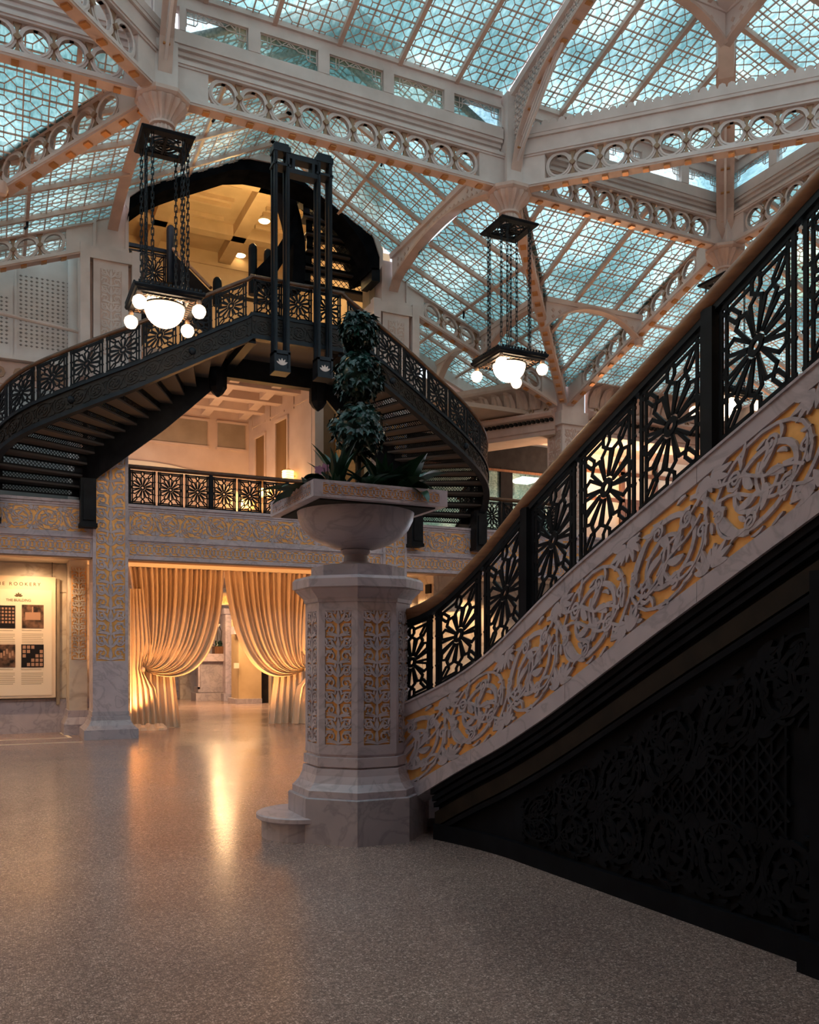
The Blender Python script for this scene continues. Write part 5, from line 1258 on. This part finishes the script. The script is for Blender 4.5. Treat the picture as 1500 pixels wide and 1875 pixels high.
w_ = MB(); w_.box(1.6, 1.7, 17.25, 24.2, 8.0, ZC); struct('wall_left', w_, M_PLASTER2)
w_ = MB(); w_.box(7.5, 7.6, 17.25, 24.2, 7.4, ZC); w_.box(7.12, 7.6, 16.9, 17.25, 8.6, 10.0); struct('wall_right', w_, M_PLASTER2)
fb = MB(); fb.box(1.7, 3.1, 18.2, 24, 8.6, 8.75); fb.box(1.7, 3.1, 18.15, 18.25, 8.2, 8.8); struct('floor', fb, M_DARK)
for k, (u, v) in enumerate(((484, 403), (440, 466))):
    p = onz(u, v, ZC - .02); m = MB(); m.lathe([(0, -.05), (.13, -.04), (.15, -.01), (.15, .01)], p, 20)
    t_ = thing('ceiling_light', ('round lit ceiling light nearer the arch, high in the stairwell', 'round lit ceiling light lower left, deeper in the stairwell')[k], 'lamp', p, 'stairwell ceiling lights')
    ob('lit_disc', m, M_DISC, t_, True); m = MB(); m.lathe([(.15, -.03), (.20, -.02), (.20, .02), (.15, .02)], p, 20, 0, False); ob('trim_ring', m, M_PLASTER2, t_)
# third floor railing, newels and the golden handrail
rg = thing('upper_balustrade', 'dark iron balustrade with a gilt handrail at the upper left inside the arch', 'balustrade', (2.5, 18.2, 8.75))
for i, c in enumerate((1.95, 2.45, 2.95)): grille(plane_map((c, 18.2, 9.25), (1, 0, 0), (0, 0, 1), (0, 1, 0)), .47, .8, .028, .025, rg, M_DARK, False)
ob('top_rail', MB().bar((1.7, 18.2, 9.72), (3.2, 18.2, 9.72), .07, .07), M_DARK, rg)
a = ony(316, 455, 18.0); b = ony(386, 527, 16.9); ob('gilt_handrail', MB().tube([a, b], .035, 8), M_RAIL, rg, True)
m = MB(); m.loft([[(p.x, p.y + d, p.z - z) for z, d in ((.08, 0), (1.0, 0), (1.0, .05), (.08, .05))] for p in (a, b)], True, True); ob('sloping_panel', m, M_DARK, rg)
for u, v0, v1, y in ((313, 412, 520, 18.05), (398, 507, 560, 16.9), (463, 446, 540, 17.2), (491, 456, 540, 17.2)):
    t0 = ony(u, v0, y); z1 = ony(u, v1, y).z; m = MB(); m.lathe([(.09, z1), (.09, t0.z - .12), (.075, t0.z - .05), (.04, t0.z - .01), (0, t0.z)], (t0.x, y, 0), 12); ob('newel', m, M_DARK, rg, True)
a = ony(463, 492, 17.2); b = ony(491, 500, 17.2); ob('bridge_rail', MB().bar(a, b, .05, .05), M_DARK, rg)
# the upper flight seen from beneath
uf = thing('upper_flight', 'dark stair flight seen from below curving up inside the right side of the arch', 'stair', (6.2, 17.4, 8.6))
rows_ = [(533, 575, 343, 17.2), (547, 604, 373, 17.3), (552, 634, 403, 17.4), (557, 659, 435, 17.5), (558, 672, 466, 17.6), (556, 684, 498, 17.7), (554, 690, 530, 17.8)]
prev = None
for k, (u0, u1, v, y) in enumerate(rows_):
    a = ony(u0, v + 3, y); b = ony(u1, v + 3 + (u1 - u0)*.05, y); z = (a.z + b.z)/2
    m = MB(); m.hexa([(a.x, y - .14, z - .03), (b.x, y - .14, z - .03), (b.x, y + .2, z - .03), (a.x, y + .2, z - .03), (a.x, y - .14, z), (b.x, y - .14, z), (b.x, y + .2, z), (a.x, y + .2, z)]); ob('tread', m, M_TREAD, uf)
    if prev: m = MB(); perforated(m, (a.x, y - .12, 0), (b.x, y - .12, 0), z, prev - .03); ob('riser', m, M_DARK, uf)
    prev = z
ip = [ony(u, v, 17.1) for u, v in ((520, 322), (528, 352), (540, 395), (548, 440), (549, 480), (546, 525))]
m = MB(); m.loft([[(p.x - .13, p.y, p.z), (p.x + .13, p.y, p.z), (p.x + .13, p.y + .5, p.z), (p.x - .13, p.y + .5, p.z)] for p in ip], True, True); ob('inner_string', m, M_SOOT, uf)
op = [ony(u, v, 16.98) for u, v in ((578, 335), (608, 362), (636, 394), (660, 430), (676, 468), (682, 500))]
m = MB(); m.loft([[(p.x - .16, p.y, p.z - .05), (p.x + .12, p.y, p.z + .1), (p.x + .12, p.y + .9, p.z + .1), (p.x - .16, p.y + .9, p.z - .05)] for p in op], True, True); ob('outer_string', m, M_SOOT, uf)
ip = [ony(u, v, 17.0) for u, v in ((546, 400), (530, 440), (505, 480), (470, 515))]
m = MB(); m.loft([[(p.x, p.y, p.z + .25), (p.x, p.y + .04, p.z + .25), (p.x, p.y + .04, p.z - .25), (p.x, p.y, p.z - .25)] for p in ip], True, True); ob('curved_apron', m, M_SOOT, uf)

# ------------------------------------------------------------------ chandeliers
def chandelier(x, y, label, zc=8.33, zp=6.22, hs=.44):
    t_ = thing('chandelier', label, 'chandelier', (x, y, zp), 'hanging lamps of the court')
    h2 = .33; m = MB()
    m.loft([[(x + sx*r, y + sy*r, z) for sx, sy in ((-1, -1), (1, -1), (1, 1), (-1, 1))] for r, z in ((.22, zc), (h2, zc), (h2 + .02, zc + .03), (h2, zc + .05), (.22, zc + .05), (.22, zc))], True)
    ca = ob('canopy', m, M_DARK, t_); m = MB(); mp = plane_map((x, y, zc + .02), (1, 0, 0), (0, 1, 0), (0, 0, 1))
    for k in range(12):
        a = k*math.pi/6; r0 = .05 + .05*(k % 2); bar2(m, (r0*math.cos(a), r0*math.sin(a)), (.24*math.cos(a + .35*(-1)**k), .24*math.sin(a + .35*(-1)**k)), .014, mp, -.01, .01)
    for r in (.07, .13, .19): m.ring((0, 0), r - .007, r + .007, mp, -.012, .012, 16)
    bar2(m, (-.24, 0), (.24, 0), .03, mp, -.015, .015); bar2(m, (0, -.24), (0, .24), .03, mp, -.015, .015)
    ob('canopy_grille', m, M_DARK, ca)
    ob('canopy_stem', MB().lathe([(.05, zc + .03), (.04, zc + .09)], (x, y, 0), 8), M_DARK, ca)
    lk = MB(); lk.ring((0, 0), .013, .021, lambda s, t, d: Vector((s*.8, d, t*1.9)), -.004, .004, 8); LK = lk.mesh('link'); LK2 = None
    for sx, sy in ((-1, -1), (1, -1), (1, 1), (-1, 1)):
        for ex, ey in ((.27, .20), (.20, .27)):
            p = Vector((x + sx*ex, y + sy*ey, 0)); ch = MB(); n = 26; hgt = zc - zp - .06
            for k in range(n):
                z = zp + .06 + hgt*(k + .5)/n; L2 = hgt/n*.62; ax = Vector((1, 0, 0)) if k % 2 else Vector((0, 1, 0))
                for q in (-1, 1): ch.bar(p + ax*.016*q + Vector((0, 0, z - L2)), p + ax*.016*q + Vector((0, 0, z + L2)), .009, .009, (1, 1, 0))
                for q in (-1, 1): ch.bar(p - ax*.018 + Vector((0, 0, z + q*L2)), p + ax*.018 + Vector((0, 0, z + q*L2)), .009, .009)
            ob('chain', ch, M_DARK, t_)
    # lamp plate
    sq = lambda prof: MB().loft([[(x + sx*r, y + sy*r, z) for sx, sy in ((-1, -1), (1, -1), (1, 1), (-1, 1))] for r, z in prof], True)
    fr = ob('plate_frame', sq([(.27, zp - .04), (hs - .10, zp - .045), (hs - .09, zp - .03), (hs - .03, zp - .03), (hs - .02, zp - .005), (hs, zp), (hs + .015, zp + .03), (hs + .015, zp + .05), (hs - .02, zp + .055), (.27, zp + .05), (.27, zp - .04)]), M_DARK, t_)
    m = MB()
    for s in (-1, 1):
        for k in range(15):
            c = (k - 7)*hs*.125
            m.box(x + c - .016, x + c + .016, y + s*(hs + .005) - .012, y + s*(hs + .005) + .012, zp + .055, zp + .085); m.box(x + s*(hs + .005) - .012, x + s*(hs + .005) + .012, y + c - .016, y + c + .016, zp + .055, zp + .085)
    ob('beading', m, M_DARK, fr, kind='stuff')
    m = MB(); mp = plane_map((x, y, zp - .035), (1, 0, 0), (0, 1, 0), (0, 0, 1))
    for s in (-1, 1):
        for k in range(9):
            c = (k - 4)*.075; bar2(m, (c, s*.27), (c + .03, s*(hs - .1)), .012, mp, -.012, .0); bar2(m, (s*.27, c), (s*(hs - .1), c + .03), .012, mp, -.012, .0)
    ob('soffit_tracery', m, M_BRONZE, fr, kind='stuff')
    ob('bowl_rim', MB().lathe([(.27, zp - .03), (.285, zp - .04), (.285, zp - .06), (.255, zp - .06)], (x, y, 0), 32, 0, False), M_DARK, t_)
    ob('opal_bowl', MB().lathe([(.262*math.cos(R(a)), zp - .05 + .27*math.sin(R(a))) for a in range(-90, 1, 9)] + [(.2, zp + .10), (.14, zp + .16), (.05, zp + .19), (0, zp + .195)], (x, y, 0), 32, 0, False), M_BULB, t_, True)
    for sx, sy in ((-1, -1), (1, -1), (1, 1), (-1, 1)):
        px_, py_ = x + sx*(hs - .06), y + sy*(hs - .06)
        ob('socket', MB().lathe([(.03, zp - .10), (.035, zp - .06), (.02, zp - .02)], (px_, py_, 0), 10), M_BRONZE, t_)
        ob('globe', MB().lathe([(0, zp - .275), (.02, zp - .268), (.06, zp - .25), (.088, zp - .20), (.092, zp - .175), (.08, zp - .13), (.045, zp - .10), (0, zp - .095)], (px_, py_, 0), 18, 0, False), M_BULB2, t_, True)
    return t_
ch0 = chandelier(AX + .03, YG, 'square chandelier hanging at the left, in front of the dark arch')
chandelier(BX, YG, 'square chandelier hanging in the middle right, in front of the glass roof')
chandelier(CXX, YG, 'square chandelier half hidden behind the near balustrade at the right')

for x, y, lb in ((12.15, 7.35, 'unseen chandelier added for its light under the right clerestory, out of view to the right'), (-2.6, 7.35, 'unseen chandelier added for its light at the left, out of view'), (-2.6, 12.0, 'unseen chandelier added for its light at the far left, out of view'), (AX, 2.7, 'unseen chandelier added for its light overhead, out of view above the viewer'), (BX, 2.7, 'unseen chandelier added for its light behind the viewer on the right')):
    dup(ch0, (x - AX - .03, y - YG, 0), lb)  # unseen lamps added along the lamp grid to light the ironwork from below

# ------------------------------------------------------------------ mezzanine: balustrade, room behind, right gallery
mb_ = thing('mezzanine_balustrade', 'black iron flower-panelled balustrade between the two piers above the carved frieze', 'balustrade', (4.7, 16.7, 4.26))
def mez(t_, x0, n, pitch, y=16.72):
    for i in range(n):
        c = x0 + pitch*(i + .5); grille(plane_map((c, y, 4.60), (1, 0, 0), (0, 0, 1), (0, 1, 0)), pitch - .05, .62, .026, .025, t_, M_DARK, False)
    ob('handrail', MB().tube([(x0, y, 4.975), (x0 + n*pitch, y, 4.975)], .042, 10), M_RAIL2, t_, True)
    ob('bottom_rail', MB().box(x0, x0 + n*pitch, y - .015, y + .015, 4.26, 4.29), M_DARK, t_)
    for i in range(0, n + 1, 3): ob('post', MB().box(x0 + pitch*i - .03, x0 + pitch*i + .03, y - .03, y + .03, 4.26, 4.95), M_DARK, t_)
mez(mb_, 2.25, 10, .505)
m2 = thing('mezzanine_balustrade', 'black iron balustrade glimpsed right of the oriel stair, above the frieze', 'balustrade', (10.5, 16.7, 4.26)); mez(m2, 9.75, 4, .505)

# room behind the central bay
YBK = 20.6
rw = struct('wall_back', MB().box(-1, 5.6, YBK, YBK + .2, 4.2, 7.4), M_PLASTER)
for a, b in ((-.8, .9), (1.1, 2.75), (2.95, 4.55), (4.8, 5.45)): ob('taupe_panel', MB().box(a, b, YBK - .025, YBK, 6.42, 7.0), M_TAUPE, rw)
for a, b in ((-.8, .9), (1.1, 2.75), (2.95, 4.55), (4.8, 5.45)):
    m = MB(); m.box(a - .04, b + .04, YBK - .045, YBK, 7.0, 7.05); m.box(a - .04, b + .04, YBK - .045, YBK, 6.37, 6.42); ob('panel_moulding', m, M_PLASTER, rw)
rows = []
for i in range(33):
    t = -1 + 2*i/32; x = 3.0 + 2.6*t; z = 4.9 + 1.02*math.sqrt(max(0, 1 - t*t)); z2 = 4.9 + .86*math.sqrt(max(0, 1 - t*t)); rows.append([(x, YBK - .06, z), (x, YBK, z), (x - .12*t, YBK, z2), (x - .12*t, YBK - .06, z2)])
ob('white_arch', MB().loft(rows, True, True), M_CREAM, rw)
m = MB(); m.box(2.2, 6.3, 17.2, YBK + .1, 7.28, 7.38); cl2 = struct('ceiling', m, M_PLASTER)
for y in (17.9, 18.8, 19.7):
    ob('coffer_beam', MB().box(2.2, 6.0, y, y + .22, 7.10, 7.28), M_PLASTER, cl2)
for x in (2.6, 3.5, 4.4, 5.3): ob('coffer_beam', MB().box(x, x + .2, 17.2, YBK, 7.14, 7.28), M_PLASTER, cl2)
A0 = Vector((5.55, YBK, 0)); A1 = Vector((6.05, 17.25, 0)); d = (A1 - A0); LW = d.length; d /= LW; mpw = plane_map(A0, d, (0, 0, 1), Vector((-d.y, d.x, 0)))
m = MB(); m.prism([(0, 4.2), (LW, 4.2), (LW, 7.3), (0, 7.3)], mpw, .0, .2); sw2 = struct('wall_right', m, M_PLASTER)
for a, b, zt_ in ((.45, .95, 6.6), (1.55, 2.12, 6.72)):
    m = MB(); m.prism([(a, 4.2), (b, 4.2), (b, zt_), (a, zt_)], mpw, -.012, 0); ob('amber_opening', m, M_AMBER, sw2)
    m = MB(); m.prism([(a - .06, zt_), (b + .06, zt_), (b + .06, zt_ + .06), (a - .06, zt_ + .06)], mpw, -.05, 0); m.prism([(a - .05, 4.2), (a, 4.2), (a, zt_), (a - .05, zt_)], mpw, -.04, 0); m.prism([(b, 4.2), (b + .05, 4.2), (b + .05, zt_), (b, zt_)], mpw, -.04, 0); ob('architrave', m, M_PLASTER, sw2)
for a in (.2, 1.2, 2.4):
    m = MB(); m.prism([(a, 6.9), (a + .75, 6.9), (a + .75, 6.94), (a, 6.94)], mpw, -.02, 0); m.prism([(a, 6.86), (a + .03, 6.86), (a + .03, 7.2), (a, 7.2)], mpw, -.02, 0); ob('panel_moulding', m, M_PLASTER, sw2)
m = MB(); m.box(6.1, 7.3, 17.6, 17.75, 4.2, 7.3); w3 = struct('wall_side', m, M_AMBER); ob('jamb', MB().box(6.02, 6.14, 17.4, 17.8, 4.2, 7.3), M_PLASTER, w3)
m = MB(); m.box(6.62, 7.05, 17.5, 17.62, 4.2, 7.2); ob('reeded_panel', m, M_GOLD, w3)
for k, (s_, h_) in enumerate(((.22, 4.98), (1.28, 5.1), (2.45, 5.3))):
    p = mpw(s_, h_, -.16)
    t_ = thing('wall_sconce', ('lowest ringed wall lamp, seen through the mezzanine balustrade', 'middle ringed wall lamp glowing beside the tall amber opening', 'highest ringed wall lamp left of the topiary')[k], 'lamp', p, 'ringed wall lamps')
    for q in range(4): ob('lit_ring', MB().lathe([(.06, q*.05), (.125, q*.05), (.13, q*.05 + .015), (.125, q*.05 + .03), (.06, q*.05 + .03)], p, 18), M_SCONCE, t_)
    ob('core', MB().lathe([(.055, -.03), (.055, .22)], p, 10), M_BRONZE, t_); ob('arm', MB().bar(p + Vector((0, 0, .08)), mpw(s_, h_ + .08, 0), .03, .03), M_BRONZE, t_)
    lamp('sconce_light', 'POINT', mpw(s_, h_ + .1, -.34), 9, (1, .55, .2), .06)

# corner column and the coved cornice
cc = struct('trim_21', MB().box(11.78, 12.4, 16.56, 17.16, 4.2, 7.95), M_IRON)
ob('capital_block', MB().box(11.70, 12.48, 16.48, 17.24, 6.80, 7.10), M_IRON, cc)
mp = plane_map((11.78, 17.14, 4.4), (0, -1, 0), (0, 0, 1), (1, 0, 0)); r = MB()
for pts, ws in candelabra(.48, 2.3): r.ribbon([(x + .29, y) for x, y in pts], ws, mp, .0, .2, top=-.010)
ob('face_relief', r, M_IRON2, cc)
mp = plane_map((12.09, 16.56, 4.4), (1, 0, 0), (0, 0, 1), (0, 1, 0)); r = MB()
for pts, ws in candelabra(.48, 2.3): r.ribbon(pts, ws, mp, .0, .2, top=-.010)
ob('face_relief', r, M_IRON2, cc)
def coved(name, p0, p1, out, ztop=(7.95, 7.95)):
    """architrave, dentils, coved frieze with acanthus leaves; out points toward the court"""
    p0 = Vector(p0); p1 = Vector(p1); L_ = (p1 - p0).length; ds = (p1 - p0)/L_; mp = plane_map(p0, ds, (0, 0, 1), -Vector(out)); N_ = 1
    prof = [(.10, 6.62), (.10, 6.70), (.14, 6.72), (.14, 6.95), (.30, 7.0), (.34, 7.06), (.34, 7.10), (.20, 7.14), (.17, 7.20), (.10, 7.22), (.09, 7.34), (.12, 7.52), (.22, 7.66), (.34, 7.74), (.36, 7.80), (.36, 7.9), (0, 7.9), (0, 6.62)]
    m = MB(); m.loft([[mp(s, z, -d_) for d_, z in prof] for s in (0, L_)], True, True); st_ = struct(name, m, M_IRON2)
    lf = MB(); k = int(L_/.30)
    for i in range(k):
        c = (i + .5)*L_/k; rows = []
        for j in range(8):
            t = j/7; z = 7.24 + .46*t; d_ = .125 + .24*max(0, t - .35)**1.6*2 + .05*math.sin(math.pi*t) + (.06 if j == 7 else 0); w_ = .13*(.75 + .35*math.sin(math.pi*t*1.0 + .4)) if j < 7 else .05
            if j == 7: z = 7.66
            rows.append([mp(c - w_, z, -(d_ - .02)), mp(c - w_*.45, z, -(d_ + .03)), mp(c, z, -d_), mp(c + w_*.45, z, -(d_ + .03)), mp(c + w_, z, -(d_ - .02))])
        q = MB(); q.loft(rows, False); ob('acanthus_leaf', q, M_IRON2, st_, True)
    dn = MB(); k = int(L_/.11)
    for i in range(k):
        c = (i + .5)*L_/k; dn.prism([(c - .03, 6.90), (c + .03, 6.90), (c + .03, 6.96), (c - .03, 6.96)], mp, -.26, -.12)
    ob('dentils', dn, M_BROWN, st_, kind='stuff')
    k = int(L_/.34); r = MB()
    for i in range(k): r.ring(((i + .5)*L_/k, 7.17), .03, .06, mp, -.22, -.17, 10)
    ob('rosettes', r, M_BRONZE, st_, kind='stuff')
    so2 = MB(); so2.prism([(0, 6.60), (L_, 6.60), (L_, 6.62), (0, 6.62)], mp, -.14, .6); ob('soffit', so2, M_PLASTER, st_)
    return st_
coved('trim_22', (10.42, 19.0, 0), (11.80, 16.80, 0), (-.847, -.531, 0))
coved('trim_23', (12.45, 16.6, 0), (21, 16.6, 0), (0, -1, 0))
m = MB(); m.box(7.6, 10.5, 18.9, 19.0, 7.1, 8.2); struct('trim_24', m, M_PLASTER)
# right gallery: dark transom, glazed office, timber wall
YG2 = 19.6
g = MB(); g.box(9.0, 14.6, YG2, YG2 + .12, 6.33, 7.08); gb = struct('wall_back', g, M_DARK)
for x0, x1, z0, z1 in ((11.98, 12.34, 4.2, 6.4), (13.75, 13.95, 4.2, 6.4), (9.0, 14.6, 4.2, 4.35)): ob('dark_frame', MB().box(x0, x1, YG2 - .03, YG2 + .15, z0, z1), M_DARK, gb)
ob('timber_head', MB().box(9.0, 14.6, YG2 - .05, YG2, 6.30, 6.36), M_WOOD, gb)
ob('glass_pane', MB().box(9.0, 14.6, YG2 + .05, YG2 + .06, 4.3, 6.33), M_CLEAR, gb)
struct('wall_office', MB().box(8.0, 16, 23.2, 23.3, 4.2, 7.2), M_OFFICE); struct('ceiling', MB().box(8.7, 22, 17.3, 23.3, 7.15, 7.25), M_PLASTER)
p = ony(937, 896, 21.5); t_ = thing('pendant_light', 'small grey cylinder pendant hanging in the office behind the glass', 'lamp', p)
ob('shade', MB().lathe([(.06, -.18), (.085, -.17), (.085, .17), (.05, .19)], p, 14), M_TAUPE, t_, True); ob('cord', MB().tube([p + Vector((0, 0, .18)), (p.x, p.y, 7.15)], .008, 5), M_BROWN, t_)
p = ony(962, 880, 22.6); tag(ob('office_light', MB().box(p.x - .35, p.x + .35, 22.2, 23.0, p.z - .03, p.z + .03), M_TUBE), 'bright flat office light behind the glass right of the dark mullion', 'lamp'); ob('hanger', MB().box(p.x - .01, p.x + .01, 22.59, 22.61, p.z, 7.15), M_BROWN, bpy.data.objects['office_light'])
wr = struct('wall_timber', MB().box(14.6, 23, YG2 + .3, YG2 + .4, 4.2, 7.15), M_OFFICE)
for z0, z1 in ((6.62, 6.72), (5.85, 5.95), (4.2, 4.5)): ob('timber_rail', MB().box(14.6, 23, YG2 + .22, YG2 + .3, z0, z1), M_WOOD, wr)
for x in (14.6, 16.1, 17.3, 18.5, 19.9, 21.3): ob('timber_stile', MB().box(x, x + .16, YG2 + .22, YG2 + .3, 4.2, 7.0), M_WOOD, wr)
for x in (16.3, 18.7): ob('timber_panel', MB().box(x + .0, x + 1.0, YG2 + .24, YG2 + .3, 4.5, 5.85), M_WOOD, wr)
p = ony(1170, 812, 18.9); tag(ob('gallery_light', MB().box(p.x - .25, p.x + .25, 18.3, 19.4, p.z - .06, p.z + .06), M_TUBE), 'long lit box light in the right gallery seen through the flower panels', 'lamp')
ob('light_bracket', MB().box(p.x - .02, p.x + .02, 18.8, 18.84, p.z, 7.2), M_BROWN, None, kind='structure')
struct('wall_right', MB().box(16.7, 16.9, -9, 16.5, 0, 7.6), M_PLASTER)

# ------------------------------------------------------------------ left gallery: pierced white screen, pipe rail, rosette frieze
YL = 17.6
ls = struct('wall_left', MB().box(-7, 1.45, YL, YL + .1, 4.2, 9.3), M_LATTICE)
zs = ony(0, 650, YL).z
for a, b in ((-2.0, -.95), (-.75, .02 + .25), (.42, 1.33)):
    tp_ = zl - kL*(1.98 - (a + b)/2) - .42
    o = MB(); nx, nz = max(3, int((b - a)/.085)), int((tp_ - zs - .2)/.075)
    for i in range(nx):
        for j in range(nz):
            x = a + (i + .5)*(b - a)/nx; z = zs + .2 + (j + .5)*.075
            o.add([(x - .030, YL - .004, z), (x, YL - .004, z - .022), (x + .030, YL - .004, z), (x, YL - .004, z + .022), (x, YL - .012, z)], [(0, 1, 4), (1, 2, 4), (2, 3, 4), (3, 0, 4)])
    ob('screen_hole_shade', o, M_PIERCE, ls, kind='stuff')  # raised grey lozenges on solid wall, coloured as the shade inside the holes
    m = MB(); m.box(a - .06, a - .02, YL - .03, YL, zs, tp_ + .2); m.box(b + .02, b + .06, YL - .03, YL, zs, tp_ + .2); ob('screen_stile', m, M_LATTICE, ls)
ob('sill', MB().box(-7, 1.5, YL - .16, YL, zs - .09, zs), M_LATTICE, ls)
ob('rosette_band', MB().box(-7, 1.5, YL - .05, YL, zs - .52, zs - .12), M_IRON2, ls)
for i in range(9):
    m = MB(); mp = plane_map((-1.6 + i*.34, YL - .05, zs - .32), (1, 0, 0), (0, 0, 1), (0, 1, 0)); m.ring((0, 0), .05, .11, mp, -.025, 0, 8); m.ring((0, 0), .0, .03, mp, -.03, 0, 8); ob('rosette', m, M_BRONZE, ls)
ob('lower_wall', MB().box(-7, 1.5, YL - .02, YL, 4.2, zs - .55), M_TEALWALL, ls)
a = ony(-4, 573, YL - .5); b = ony(166, 613, YL - .5); t_ = tag(ob('pipe_rail', MB().tube([a - Vector((2, 0, -.01)), a, b], .035, 8), M_IRON, None, True), 'plain white pipe rail in front of the pierced screen at the left', 'rail')
cl3 = MB(); q = ony(138, 560, YL - .2); cl3.lathe([(.13, 4.2), (.13, 8.9)], (q.x, YL - .2, 0), 16); struct('trim_25', cl3, M_LATTICE, None, True)
m = MB(); m.box(1.3, 1.62, 17.55, 17.7, 4.2, 9.2); struct('wall_end', m, M_DARK)
m = MB(); m.box(-7.2, -7, 2, 18, 0, 9); struct('wall_left', m, M_PLASTER)
